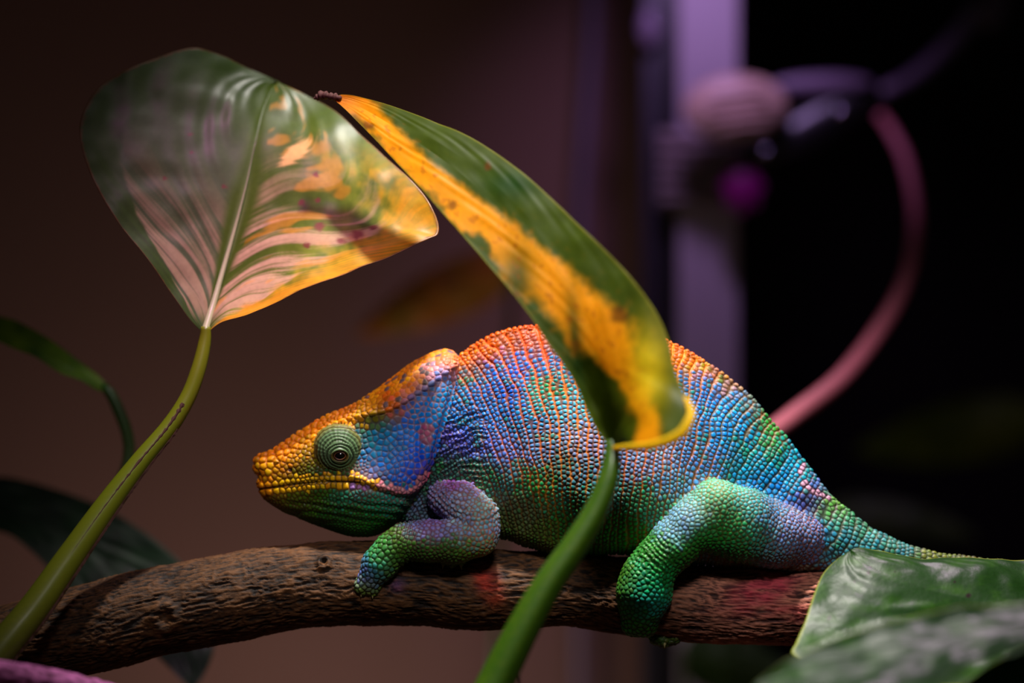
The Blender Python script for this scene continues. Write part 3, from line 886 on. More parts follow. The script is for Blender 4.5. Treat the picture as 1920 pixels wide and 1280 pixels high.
# ---------------------------------------------------------------- the branch the animal sits on
BT = [(-420, 1420, 1560), (-250, 1270, 1430), (-120, 1185, 1340), (0, 1143, 1292), (120, 1110, 1266), (200, 1089, 1250), (290, 1068, 1226), (420, 1044, 1203), (529, 1027, 1179), (620, 1018, 1170), (700, 1017, 1168),
      (800, 1022, 1170), (893, 1030, 1177), (1000, 1036, 1172), (1080, 1042, 1168), (1170, 1048, 1186), (1300, 1064, 1200), (1400, 1070, 1203), (1500, 1071, 1205),
      (1650, 1074, 1210), (1850, 1082, 1222), (2100, 1100, 1240), (2500, 1120, 1255)]
bp = [(x, (t + b) / 2, 0.0, (b - t) / 2) for x, t, b in BT]
bc = catmull(bp, 980)
KB = S
path = np.stack([(bc[:, 0] - 960) * KB, -2.0e-8 * np.maximum(560 - bc[:, 0], 0) ** 2, Z0 + (640 - bc[:, 1]) * KB], 1)
rad = bc[:, 3] * KB
NVB = 220
bv, bf, th_ = tube_data(path, rad, NVB)
ctr = np.concatenate([path[:1], path, path[-1:]]).repeat(NVB, 0)
sarc = np.concatenate([[0], np.cumsum(np.linalg.norm(np.diff(path, axis=0), axis=1))])
sarc = np.concatenate([sarc[:1], sarc, sarc[-1:]]).repeat(NVB) / S
rr_ = np.concatenate([rad[:1], rad, rad[-1:]]).repeat(NVB) / S
tt = np.tile(th_, len(path) + 2)
c1, s1 = np.cos(tt) * rr_, np.sin(tt) * rr_
wob = noise3(np.stack([sarc / 60, c1 / 40, s1 / 40], 1))
q1 = np.stack([sarc / 64 + wob * 0.6, c1 / 6 + 1.6 * wob, s1 / 6], 1)
rid = 1 - np.abs(fbm(q1, 3)) * 1.5
q2 = np.stack([sarc / 24 + wob, c1 / 3.4 + 2 * wob, s1 / 3.4], 1)
fine = 1 - np.abs(fbm(q2 + 30, 2)) * 1.6
lo = fbm(np.stack([sarc / 130, c1 / 70, s1 / 70], 1), 3)
hgt = 3.4 * rid + 1.9 * fine + 4.0 * lo
crk = sstep(0.72, 0.98, 1 - np.abs(noise3(np.stack([sarc / 30 + 5, c1 / 14, s1 / 14], 1))) * 3) * sstep(-0.1, 0.4, lo)
hgt -= 1.2 * crk
nrm = bv - ctr
nl = np.linalg.norm(nrm, axis=1)[:, None]
nrm = np.where(nl > 1e-9, nrm / np.maximum(nl, 1e-9), 0)
# knots
for kx, kz, ks in ((320, 1148, 20), (612, 1052, 9), (1420, 1064, 16)):
    kp = np.array([(kx - 960) * KB, -0.015, Z0 + (640 - kz) * KB])
    dk = np.linalg.norm((bv - kp) * np.array([1, 0.3, 1]), axis=1) / S
    hgt += 7 * np.exp(-((dk - ks) / (ks * 0.45)) ** 2) - 6 * np.exp(-(dk / (ks * 0.55)) ** 2)
bv2 = bv + nrm * (hgt * S)[:, None]
tone = np.clip(0.36 + 0.95 * (rid - 0.6) + 0.45 * (fine - 0.6) + 0.25 * lo, 0, 1)[:, None]
bcol = lin((24, 13, 7)) * (1 - tone) + lin((114, 73, 38)) * tone
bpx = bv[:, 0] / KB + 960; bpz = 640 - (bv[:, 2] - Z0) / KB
warm = sstep(1150, 1400, bpx)[:, None]  # lit look of the right end painted in as lighter, pinker bark
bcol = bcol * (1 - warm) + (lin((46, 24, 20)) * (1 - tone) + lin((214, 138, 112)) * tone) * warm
# crimson dapples of light painted into the bark colour
dapple_n = fbm(np.stack([sarc / 40, c1 / 14, s1 / 14], 1) + 50, 3)
def light_dapple(x0, z0, sx, sz, tilt, amt):
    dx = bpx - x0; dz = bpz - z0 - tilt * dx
    return np.clip(amt * np.exp(-((dx / sx) ** 2 + (dz / sz) ** 2)) * (1.1 + dapple_n), 0, 1) * (bv[:, 1] < 0)
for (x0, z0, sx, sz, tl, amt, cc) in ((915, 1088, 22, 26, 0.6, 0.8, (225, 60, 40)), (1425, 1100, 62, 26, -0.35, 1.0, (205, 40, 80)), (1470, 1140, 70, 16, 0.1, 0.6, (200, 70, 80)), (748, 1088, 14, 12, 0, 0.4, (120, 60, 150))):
    m_ = (light_dapple(x0, z0, sx, sz, tl, amt) * (0.35 + 0.65 * tone[:, 0]))[:, None]
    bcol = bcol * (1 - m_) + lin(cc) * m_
tag(mesh_obj('tree_branch', bv2, bf, M_bark, None, np.clip(bcol, 0, 1)), 'thick rough brown branch with painted crimson light patches lying under the chameleon', 'branch')

# magenta branch end at the lower left corner
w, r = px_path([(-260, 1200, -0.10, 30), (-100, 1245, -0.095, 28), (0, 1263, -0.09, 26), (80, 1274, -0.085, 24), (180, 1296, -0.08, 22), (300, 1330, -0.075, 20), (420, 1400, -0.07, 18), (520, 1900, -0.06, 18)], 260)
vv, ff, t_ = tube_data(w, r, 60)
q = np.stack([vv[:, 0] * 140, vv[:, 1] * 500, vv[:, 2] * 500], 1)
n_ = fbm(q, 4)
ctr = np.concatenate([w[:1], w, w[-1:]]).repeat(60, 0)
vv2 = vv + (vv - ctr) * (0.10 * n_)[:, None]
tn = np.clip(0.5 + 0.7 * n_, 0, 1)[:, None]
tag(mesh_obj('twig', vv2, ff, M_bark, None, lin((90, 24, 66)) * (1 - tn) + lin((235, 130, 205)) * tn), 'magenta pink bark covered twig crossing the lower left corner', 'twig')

# ---------------------------------------------------------------- leaves
def leaf_blade(name, left, right, mid, parent, mat, colour, nu=150, nh=60, vein=0.0007, nvein=11, cup=0.0, thick=0.0005, fold=1.6, edge_wave=0.0, rake=(0.3, 0.3), lump=0.0012, smooth_fold=False):
    """left/right/mid edges from base to tip as (px, py, depth). colour(t, s, side, pts_px) -> rgb linear"""
    Lw = np.array([P(*p) for p in catmull(left, nu)]); Rw = np.array([P(*p) for p in catmull(right, nu)]); Mw = np.array([P(*p) for p in catmull(mid, nu)])
    s = np.linspace(0, 1, nh)
    A = Lw[:, None, :] + (Mw - Lw)[:, None, :] * s[None, :, None]
    B = Mw[:, None, :] + (Rw - Mw)[:, None, :] * s[None, 1:, None]
    if smooth_fold:
        sq = np.concatenate([s - 1, s[1:]])[None, :, None]
        G = Lw[:, None] * (sq * (sq - 1) / 2) + Mw[:, None] * (1 - sq * sq) + Rw[:, None] * (sq * (sq + 1) / 2)
    else:
        G = np.concatenate([A, B], 1)
    n2 = G.shape[1]
    sl = np.concatenate([s - 1, s[1:]])                       # -1 left edge, 0 midrib, 1 right edge
    t = np.linspace(0, 1, nu)
    TT, SS = np.meshgrid(t, sl, indexing='ij')
    du = np.gradient(G, axis=0); dv = np.gradient(G, axis=1)
    N = np.cross(du, dv); N /= np.maximum(np.linalg.norm(N, axis=2), 1e-12)[:, :, None]
    if N[..., 1].mean() > 0: N = -N
    fade = np.sin(np.pi * np.clip(TT, 0.02, 1)) ** 0.4
    ph = (TT * nvein - nvein * np.where(SS < 0, rake[0], rake[1]) * np.abs(SS) ** 1.15 + 0.25 * np.sin(9 * SS + 5 * TT) + np.where(SS > 0, 0.37, 0))
    veins = np.cos(2 * np.pi * ph)
    a = np.abs(SS)
    h = vein * veins * np.clip(a * 4, 0, 1) * (1 - a ** 4) * fade
    h += cup * (a ** fold)
    h -= (0 if smooth_fold else 0.0009) * np.exp(-(a / 0.035) ** 2) * (1 - TT)
    fl = np.stack([G[..., 0].ravel() * 90, G[..., 1].ravel() * 90, G[..., 2].ravel() * 90], 1)
    h += (lump * fbm(fl * 0.5, 2)).reshape(h.shape) * np.clip(a * 3, 0, 1)
    h += edge_wave * np.sin(TT * 21 + SS * 2) * a ** 3
    G = G + N * h[..., None]
    th2 = thick * np.clip(1.1 - a ** 6, 0.25, 1) * np.clip(np.sin(np.pi * np.clip(TT, 0.004, 0.996)) * 6, 0.15, 1)
    top = G.reshape(-1, 3); bot = (G - N * th2[..., None]).reshape(-1, 3)
    nv2 = len(top)
    f1_ = grid_faces(nu, n2); f2_ = f1_[:, ::-1] + nv2
    bd = np.concatenate([np.arange(n2), np.arange(1, nu) * n2 + n2 - 1, (nu - 1) * n2 + np.arange(n2 - 2, -1, -1), np.arange(nu - 2, 0, -1) * n2])
    bn = np.roll(bd, -1)
    f3 = np.stack([bd, bd + nv2, bn + nv2, bn], 1)
    k = S * (D + top[:, 1]) / D
    ppx = np.stack([top[:, 0] / k + 960, 640 - (top[:, 2] - Z0) / k], 1)
    c = colour(TT.ravel(), SS.ravel(), veins.ravel(), ppx, ph.ravel())
    c = np.clip(c, 0, 1)
    return mesh_obj(name, np.concatenate([top, bot]), np.vstack([f1_, f2_, f3]), mat, parent, np.concatenate([c, c]))

def nz(x, y, z, o=3): return fbm(np.stack([x, y, z], 1), o)
def mixc(c, col_, m): return c * (1 - m[:, None]) + lin(col_) * m[:, None]

def stem(name, pts, n, mat, parent, colour, nv_=28, flat=None):
    w, r = px_path(pts, n)
    vv, ff, t_ = tube_data(w, r, nv_, flat)
    u_ = np.concatenate([[0], np.linspace(0, 1, n), [1]]).repeat(nv_)
    a_ = np.tile(t_, n + 2)
    return mesh_obj(name, vv, ff, mat, parent, np.clip(colour(u_, a_, vv), 0, 1)), w, r

# --- big variegated leaf, left
L1 = thing('pothos_leaf', 'broad variegated green leaf with pink and cream streaks standing upright at left', 'leaf', P(-150, 1500, -0.06))
def col1(t, s, v, p, ph):
    n1 = nz(p[:, 0] / 40, p[:, 1] / 40, s * 0); n2 = nz(ph * 2.2, np.abs(s) * 2.2, s * 0 + 4, 4); n3 = nz(p[:, 0] / 9, p[:, 1] / 9, s * 0 + 8)
    c = np.tile(lin((74, 94, 24)), (len(t), 1))
    c = mixc(c, (52, 74, 34), np.clip(sstep(0.1, -0.6, s) + 0.3 * n1, 0, 1) * 0.7)
    c = mixc(c, (140, 150, 50), sstep(0.15, 0.8, s) * np.clip(0.55 + 0.8 * n1, 0, 1) * sstep(0.95, 0.5, t))
    # pale feathered variegation between the veins, painted-in silvery sheen at left, dark margin outside
    vn = 0.5 + 0.5 * v
    n4 = nz(ph * 1.1, np.abs(s) * 1.2, np.where(s > 0, 3.0, 7.0), 3); n5 = nz(ph * 7, np.abs(s) * 2.0, s * 0 + 1, 3)
    inner = sstep(0.05, 0.12, np.abs(s)) * sstep(0.76, 0.72, np.abs(s) + 0.02 * n1) * sstep(0.02, 0.10, t)
    silver_sheen = inner * (s < 0) * sstep(0.95, 0.6, t)
    c = mixc(c, (80, 92, 62), silver_sheen * 0.8)
    pale = inner * sstep(0.15, 0.75, 0.45 * vn + 0.55 * n4 + 0.35 * n5 + 0.25) * sstep(0.80, 0.35, t)
    c = mixc(c, (216, 172, 140), pale * np.where(s > 0, 0.75, 0.45 * sstep(0.62, 0.25, t)))
    # warm yellow right margin
    yl = sstep(0.62, 0.90, s + 0.14 * n1) * sstep(0.80, 0.55, t)
    c = mixc(c, (222, 148, 24), np.clip(yl, 0, 1) * np.clip(0.75 + 0.5 * n5, 0, 1))
    gold = sstep(0.25, 0.6, nz(ph * 1.3 + 9, s * 3, t * 5, 3)) * (s > 0.1) * 0.45
    c = mixc(c, (225, 150, 40), gold)
    # bleached patch and necrotic spots
    pt = np.exp(-(((p[:, 0] - 560 - 0.9 * (280 - p[:, 1])) / 22) ** 2 + ((p[:, 1] - 285) / 34) ** 2))
    c = mixc(c, (240, 185, 115), sstep(0.3, 0.75, pt + 0.3 * n5) * 0.9)
    for (x0, y0, r0) in ((592, 327, 9), (565, 380, 10), (600, 425, 14), (670, 440, 17), (640, 452, 12), (575, 460, 9), (595, 375, 7), (310, 335, 7), (357, 252, 6), (420, 350, 6), (358, 285, 5), (700, 425, 8)):
        dd = np.hypot(p[:, 0] - x0, (p[:, 1] - y0) * 1.3) + 4 * n3
        c = mixc(c, (120, 40, 50), sstep(r0, r0 * 0.4, dd) * 0.8)
    c = mixc(c, (150, 165, 110), np.exp(-(np.abs(s) / 0.022) ** 2) * sstep(0.75, 0.2, t))
    ed = sstep(0.975, 0.995, np.abs(s) + 0.012 * n3)
    c = mixc(c, (120, 70, 45), ed * 0.8)
    return c * (1 + 0.10 * n3)[:, None]
lft = [(381, 624, -0.004), (352, 594, -0.004), (318, 545, -0.004), (270, 478, -0.004), (212, 402, -0.003), (168, 320, -0.001), (149, 250, 0.003), (162, 196, 0.008), (198, 152, 0.014), (262, 121, 0.020), (345, 93, 0.026), (400, 100, 0.030), (470, 129, 0.034), (520, 154, 0.036)]
rgt = [(387, 624, -0.004), (412, 608, -0.010), (450, 592, -0.016), (520, 564, -0.020), (600, 531, -0.022), (700, 492, -0.022), (768, 464, -0.020), (806, 446, -0.018), (822, 436, -0.016), (818, 406, -0.012), (790, 358, -0.006), (735, 304, 0.004), (676, 250, 0.016), (610, 197, 0.028), (522, 155, 0.036)]
mid = [(384, 622, -0.004), (400, 570, 0.002), (420, 500, 0.007), (440, 430, 0.010), (462, 345, 0.013), (478, 270, 0.018), (492, 210, 0.026), (510, 165, 0.034), (521, 154.5, 0.036)]
bl1 = leaf_blade('blade', lft, rgt, mid, L1, M_leaf, col1, nu=230, nh=110, vein=0.00016, nvein=9, thick=0.0006, edge_wave=0.0004, rake=(0.5, 0.32))
def cst1(u, a, vv):
    n = fbm(vv * 900, 3)
    c = np.tile(lin((108, 114, 16)), (len(u), 1))
    c = mixc(c, (66, 66, 20), sstep(0.2, 0.7, u) * 0.8)
    c = mixc(c, (120, 120, 20), np.clip(n, 0, 1) * 0.3)
    return c
PT1 = [(386, 612, -0.006, 9), (384, 640, -0.006, 12), (372, 692, -0.008, 14), (352, 745, -0.010, 15), (318, 800, -0.013, 17), (262, 868, -0.018, 20), (200, 950, -0.024, 24), (128, 1052, -0.032, 28), (66, 1140, -0.040, 31), (0, 1222, -0.048, 34), (-80, 1330, -0.056, 36), (-150, 1500, -0.06, 36), (-160, 1840, -0.06, 36)]
st1, w1, r1 = stem('petiole', PT1, 240, M_stem, L1, cst1)
# midrib as a raised pale ridge
MR = [(p[0], p[1], p[2] - 0.0012, 7.5 * (1 - 0.19 * k)) for k, p in enumerate(mid[:6])]
mr, _, _ = stem('midrib', MR, 90, M_stem, L1, lambda u, a, vv: np.tile(lin((168, 170, 128)), (len(u), 1)) * (1 - 0.55 * sstep(0.4, 1, u))[:, None], 14)
# torn brown margins of the leaf sheath
def sheath(name, off, wid, n0, n1, seed):
    v, f = [], []
    rr2 = np.random.default_rng(seed)
    idx_ = np.arange(n0, n1)
    for k in idx_:
        T = w1[min(k + 1, len(w1) - 1)] - w1[k - 1]; T /= np.linalg.norm(T)
        B = np.cross(T, (0, 1, 0)); B /= np.linalg.norm(B)
        c_ = w1[k] + B * off * r1[k] + np.array([0, -1, 0]) * r1[k] * math.sqrt(max(1 - off * off, 0.02)) * 0.98
        wd = wid * S * (0.6 + 0.9 * rr2.random())
        hgt_ = 2.2 * S
        v += [c_ - B * wd, c_ + np.array([0, -hgt_, 0]), c_ + B * wd]
    for k in range(len(idx_) - 1):
        a = k * 3
        f += [(a, a + 1, a + 4, a + 3), (a + 1, a + 2, a + 5, a + 4), (a + 2, a, a + 3, a + 5)]
    m = len(v) - 3
    f += [(0, 2, 1), (m, m + 1, m + 2)]
    o = mesh_obj(name, np.array(v), f, M_root, L1, smooth=False)
    o['label'] = 'torn brown sheath margin along the stalk'
sheath('sheath_margin', -0.05, 3.4, 26, 205, 1)
sheath('sheath_margin', 0.88, 3.2, 34, 205, 2)

# --- yellow leaf in front, seen folded
L2 = thing('pothos_leaf', 'narrow folded yellow and green leaf hanging in front of the chameleon', 'leaf', P(700, 1740, -0.10))
def col2(t, s, v, p, ph):
    n1 = nz(p[:, 0] / 55, p[:, 1] / 55, s * 0 + 2); n2 = nz(p[:, 0] / 16, p[:, 1] / 16, s * 0 + 5)
    c = np.tile(lin((64, 80, 4)), (len(t), 1))
    # golden band down the middle, along the leaf
    along = np.interp(p[:, 1], [180, 300, 400, 450, 500, 550, 600, 650, 720, 800], [655, 770, 890, 945, 1005, 1050, 1105, 1140, 1190, 1215])
    wid = np.interp(p[:, 1], [180, 300, 420, 540, 600, 640, 700, 760, 830], [40, 42, 62, 84, 92, 80, 40, 30, 30])
    band = np.exp(-((p[:, 0] - along + 14 * n1) / wid) ** 2)
    c = mixc(c, (236, 158, 4), sstep(0.30, 0.80, band + 0.22 * n1 + 0.10 * n2))
    c = mixc(c, (215, 190, 20), np.exp(-(((p[:, 0] - 1215) / 34) ** 2 + ((p[:, 1] - 690) / 70) ** 2)))
    c = mixc(c, (28, 66, 12), np.clip(np.exp(-(((p[:, 0] - 960) / 55) ** 2 + ((p[:, 1] - 345) / 30) ** 2)) + np.exp(-(((p[:, 0] - 1075 - 0.1 * (p[:, 1] - 600)) / 14) ** 2 + ((p[:, 1] - 640) / 90) ** 2)) + np.exp(-(((p[:, 0] - 970) / 34) ** 2 + ((p[:, 1] - 520) / 60) ** 2)), 0, 1) * 0.9)
    c = mixc(c, (190, 100, 10), sstep(0.12, 0.0, t * 0 + (1 - t)) * 0.8)
    c = mixc(c, (150, 70, 10), sstep(0.35, 0.6, n2 + 0.3 * n1) * band * 0.5)
    for (x0, y0, r0) in ((848, 385, 13), (915, 312, 10), (968, 553, 8), (690, 235, 12), (1160, 590, 22)):
        c = mixc(c, (110, 50, 10), sstep(r0, r0 * 0.3, np.hypot(p[:, 0] - x0, p[:, 1] - y0) + 4 * n2) * 0.7)
    c = mixc(c, (130, 125, 20), sstep(0.93, 0.99, np.abs(s)) * 0.6)
    return c * (1 + 0.12 * n2)[:, None]
l2 = [(1140, 838, -0.085), (1110, 790, -0.086), (1080, 722, -0.085), (1032, 650, -0.083), (980, 574, -0.078), (905, 484, -0.068), (832, 402, -0.056), (760, 322, -0.042), (682, 240, -0.024), (640, 200, -0.014), (624, 184, -0.010)]
r2 = [(1152, 838, -0.085), (1200, 840, -0.112), (1256, 828, -0.122), (1290, 803, -0.122), (1298, 775, -0.118), (1284, 740, -0.110), (1266, 695, -0.104), (1254, 640, -0.098), (1226, 578, -0.092), (1170, 505, -0.084), (1092, 428, -0.072), (1005, 345, -0.058), (905, 270, -0.044), (800, 222, -0.030), (700, 188, -0.016), (645, 177, -0.011), (625, 183, -0.010)]
m2 = [(1146, 836, -0.085), (1150, 770, -0.090), (1140, 690, -0.089), (1100, 600, -0.084), (1040, 510, -0.076), (955, 412, -0.062), (860, 322, -0.048), (755, 248, -0.031), (672, 199, -0.015), (625, 183.5, -0.010)]
leaf_blade('blade', l2, r2, m2, L2, M_leafy, col2, nu=200, nh=80, vein=0.0001, nvein=9, thick=0.0006, smooth_fold=True)
# rolled glowing lower rim of the blade
rimp = [(1150, 839, -0.088, 3.5), (1180, 838, -0.103, 7), (1215, 836, -0.115, 8), (1250, 827, -0.121, 9), (1278, 812, -0.123, 10), (1292, 790, -0.122, 9), (1296, 772, -0.119, 7), (1286, 745, -0.112, 4)]
stem('rolled_rim', rimp, 70, M_leafy, L2, lambda u, a, vv: np.tile(lin((246, 205, 30)), (len(u), 1)), 18)[0]['label'] = 'bright yellow rolled rim'
def cst2(u, a, vv):
    n = fbm(vv * 500, 3)
    c = np.tile(lin((50, 84, 8)), (len(u), 1))
    return mixc(c, (78, 100, 12), np.clip(0.4 + n, 0, 1) * 0.4)
stem('petiole', [(1147, 826, -0.085, 12), (1148, 850, -0.086, 15), (1142, 892, -0.088, 19), (1118, 955, -0.090, 22), (1078, 1022, -0.092, 25), (1030, 1092, -0.094, 28), (985, 1170, -0.096, 31), (938, 1262, -0.098, 34), (890, 1360, -0.10, 36), (800, 1560, -0.10, 37), (700, 1740, -0.10, 38), (690, 1840, -0.10, 38)], 200, M_stem, L2, cst2)
w, r = px_path([(640, 184, -0.012, 3), (628, 182, -0.011, 7), (616, 180, -0.010, 6), (605, 178, -0.009, 8), (596, 182, -0.008, 6), (588, 185, -0.008, 2)], 30)
vv, ff, _ = tube_data(w, r * (1 + 0.25 * np.sin(np.arange(30) * 1.3)), 12)
mesh_obj('dry_tip', vv, ff, M_root, L2)['label'] = 'dark withered leaf tip'

# --- glossy leaves at the lower right
def col3(t, s, v, p, ph):
    n1 = nz(p[:, 0] / 50, p[:, 1] / 28, s * 0 + 12); n2 = nz(p[:, 0] / 7, p[:, 1] / 7, s * 0 + 5)
    c = np.tile(lin((26, 60, 14)), (len(t), 1))
    c = mixc(c, (58, 104, 16), np.clip(0.5 * n1 + 0.4 * sstep(1120, 1230, p[:, 1]), 0, 1))
    for (x0, y0, r0) in ((1628, 1074, 5), (1618, 1066, 2.5), (1632, 1063, 2.5), (1678, 1072, 2.5), (1602, 1090, 3), (1790, 1090, 3), (1816, 1116, 6), (1716, 1088, 2.5), (1555, 1158, 5)):
        c = mixc(c, (30, 16, 10), sstep(r0, r0 * 0.5, np.hypot(p[:, 0] - x0, p[:, 1] - y0) + n2))
    c = mixc(c, (140, 150, 50), sstep(0.975, 0.995, np.abs(s)))
    return c * (1 + 0.14 * n2)[:, None]
L3 = thing('pothos_leaf', 'glossy dark green leaf with small holes covering the right end of the branch', 'leaf', P(2100, 1500, -0.03))
l3 = [(1960, 1300, -0.075), (1860, 1290, -0.078), (1700, 1275, -0.080), (1560, 1255, -0.078), (1488, 1232, -0.072), (1492, 1205, -0.068), (1510, 1160, -0.060), (1528, 1105, -0.050), (1545, 1072, -0.043), (1566, 1052, -0.040), (1592, 1036, -0.038)]
r3 = [(2050, 1080, 0.0), (2000, 1054, -0.004), (1920, 1048, -0.010), (1850, 1044, -0.016), (1780, 1041, -0.020), (1700, 1036, -0.026), (1640, 1032, -0.031), (1610, 1030, -0.035), (1596, 1033, -0.037)]
m3 = [(2040, 1170, -0.040), (1960, 1150, -0.042), (1860, 1130, -0.046), (1760, 1110, -0.049), (1680, 1082, -0.048), (1620, 1056, -0.043), (1594, 1034.5, -0.038)]
leaf_blade('blade', l3, r3, m3, L3, M_leaf2, col3, nu=170, nh=80, vein=0.00025, nvein=7, thick=0.0006, lump=0.0020, smooth_fold=True)
stem('petiole', [(2030, 1170, -0.040, 8), (2070, 1190, -0.036, 14), (2120, 1300, -0.03, 20), (2130, 1500, -0.03, 24), (2140, 1850, -0.03, 26)], 60, M_stem, L3, cst2)
L4 = thing('pothos_leaf', 'blurred dark green leaf with pale sheen nearest the camera at lower right', 'leaf', P(1800, 1600, -0.15))
def col4(t, s, v, p, ph):
    n1 = nz(p[:, 0] / 60, p[:, 1] / 40, s * 0 + 22)
    c = np.tile(lin((26, 62, 20)), (len(t), 1))
    c = mixc(c, (60, 112, 24), np.clip(0.5 * n1, 0, 1) + 0.5 * sstep(0.8, 1, np.abs(s)) * (s > 0))
    return mixc(c, (120, 125, 50), sstep(0.96, 0.99, np.abs(s)) * (s < 0))
l4 = [(2080, 1168, -0.14), (1980, 1142, -0.14), (1900, 1132, -0.14), (1820, 1136, -0.142), (1740, 1150, -0.145), (1640, 1172, -0.15), (1540, 1206, -0.155), (1470, 1240, -0.16), (1414, 1282, -0.165)]
r4 = [(2080, 1178, -0.17), (1990, 1205, -0.18), (1920, 1218, -0.185), (1860, 1240, -0.19), (1780, 1282, -0.195), (1700, 1310, -0.195), (1600, 1320, -0.19), (1500, 1318, -0.18), (1424, 1298, -0.166)]
m4 = [(2080, 1172, -0.15), (1960, 1174, -0.152), (1860, 1190, -0.156), (1760, 1212, -0.16), (1660, 1238, -0.164), (1540, 1264, -0.166), (1422, 1295, -0.166)]
leaf_blade('blade', l4, r4, m4, L4, M_leaf2, col4, nu=130, nh=60, vein=0.0004, nvein=5, thick=0.0006, lump=0.003, smooth_fold=True)
stem('petiole', [(2070, 1172, -0.15, 9), (2110, 1190, -0.15, 14), (2120, 1400, -0.15, 20), (2000, 1810, -0.15, 24)], 50, M_stem, L4, cst2)
L5 = thing('pothos_leaf', 'bright green leaf corner under the blurred leaf at the lower right edge', 'leaf', P(2000, 1600, -0.12))
def col5(t, s, v, p, ph):
    c = np.tile(lin((30, 92, 18)), (len(t), 1))
    return mixc(c, (110, 110, 40), sstep(0.9, 0.97, np.abs(s)))
l5 = [(2100, 1150, -0.12), (2000, 1172, -0.125), (1930, 1206, -0.13), (1870, 1240, -0.135), (1810, 1280, -0.14), (1760, 1320, -0.142)]
r5 = [(2100, 1330, -0.12), (2030, 1380, -0.125), (1960, 1410, -0.13), (1880, 1410, -0.135), (1820, 1380, -0.14), (1762, 1324, -0.142)]
m5 = [(2100, 1240, -0.115), (2020, 1264, -0.118), (1960, 1284, -0.122), (1900, 1300, -0.128), (1830, 1312, -0.135), (1761, 1322, -0.142)]
leaf_blade('blade', l5, r5, m5, L5, M_leaf, col5, nu=60, nh=30, vein=0.001, nvein=5)
stem('petiole', [(2095, 1240, -0.115, 9), (2130, 1270, -0.115, 14), (2120, 1450, -0.12, 18), (2040, 1820, -0.12, 20)], 40, M_stem, L5, cst2)

# --- blurred leaves further back
def col_plain(a, b):
    def f(t, s, v, p, ph):
        n1 = nz(p[:, 0] / 60, p[:, 1] / 60, s * 0 + 31)
        return mixc(np.tile(lin(a), (len(t), 1)), b, np.clip(0.4 + 0.6 * n1, 0, 1))
    return f
L6 = thing('strap_leaf', 'slender green leaf arching in from the left edge behind the stalk', 'leaf', P(240, 1500, 0.07))
l6 = [(-220, 520, 0.09), (-100, 555, 0.088), (0, 592, 0.085), (70, 622, 0.082), (130, 660, 0.08), (165, 690, 0.078), (190, 712, 0.076), (206, 726, 0.075)]
r6 = [(-220, 560, 0.07), (-100, 600, 0.068), (0, 642, 0.066), (70, 672, 0.066), (130, 704, 0.067), (165, 722, 0.069), (185, 732, 0.072), (202, 734, 0.075)]
m6 = [(-220, 540, 0.078), (-100, 577, 0.076), (0, 617, 0.074), (70, 648, 0.073), (130, 684, 0.073), (165, 707, 0.073), (188, 722, 0.074), (204, 730, 0.075)]
leaf_blade('blade', l6, r6, m6, L6, M_leafbg, col_plain((60, 104, 30), (140, 180, 34)), nu=50, nh=14, vein=0.0003, nvein=4)
stem('petiole', [(192, 722, 0.075, 8), (206, 736, 0.075, 10), (222, 768, 0.074, 11), (238, 810, 0.073, 11), (242, 850, 0.072, 11), (228, 900, 0.07, 11), (170, 1000, 0.07, 11), (100, 1100, 0.07, 12), (20, 1205, 0.07, 12), (-120, 1400, 0.07, 12), (-200, 1840, 0.07, 12)], 60, M_stem, L6, lambda u, a, vv: np.tile(lin((46, 90, 26)), (len(u), 1)))
L7 = thing('broad_leaf', 'large dark green leaf behind the left end of the branch', 'leaf', P(60, 1500, 0.13))
l7 = [(-120, 880, 0.14), (-40, 890, 0.14), (40, 900, 0.14), (130, 925, 0.135), (220, 965, 0.13), (300, 1020, 0.125), (360, 1080, 0.12), (395, 1150, 0.115), (402, 1210, 0.11), (385, 1260, 0.108), (365, 1290, 0.106)]
r7 = [(-120, 960, 0.12), (-60, 985, 0.12), (10, 1000, 0.12), (60, 1035, 0.118), (100, 1075, 0.116), (140, 1120, 0.114), (190, 1160, 0.112), (250, 1195, 0.11), (300, 1235, 0.108), (340, 1275, 0.106), (362, 1292, 0.106)]
m7 = [(-120, 920, 0.132), (0, 945, 0.132), (100, 990, 0.128), (200, 1050, 0.122), (280, 1120, 0.116), (330, 1200, 0.11), (363, 1291, 0.106)]
leaf_blade('blade', l7, r7, m7, L7, M_leafbg, col_plain((20, 40, 26), (26, 62, 30)), nu=60, nh=24, vein=0.0006, nvein=6)
stem('petiole', [(-110, 920, 0.132, 9), (-150, 940, 0.13, 12), (-160, 1200, 0.13, 14), (-150, 1900, 0.13, 15)], 40, M_stem, L7, lambda u, a, vv: np.tile(lin((30, 60, 20)), (len(u), 1)))

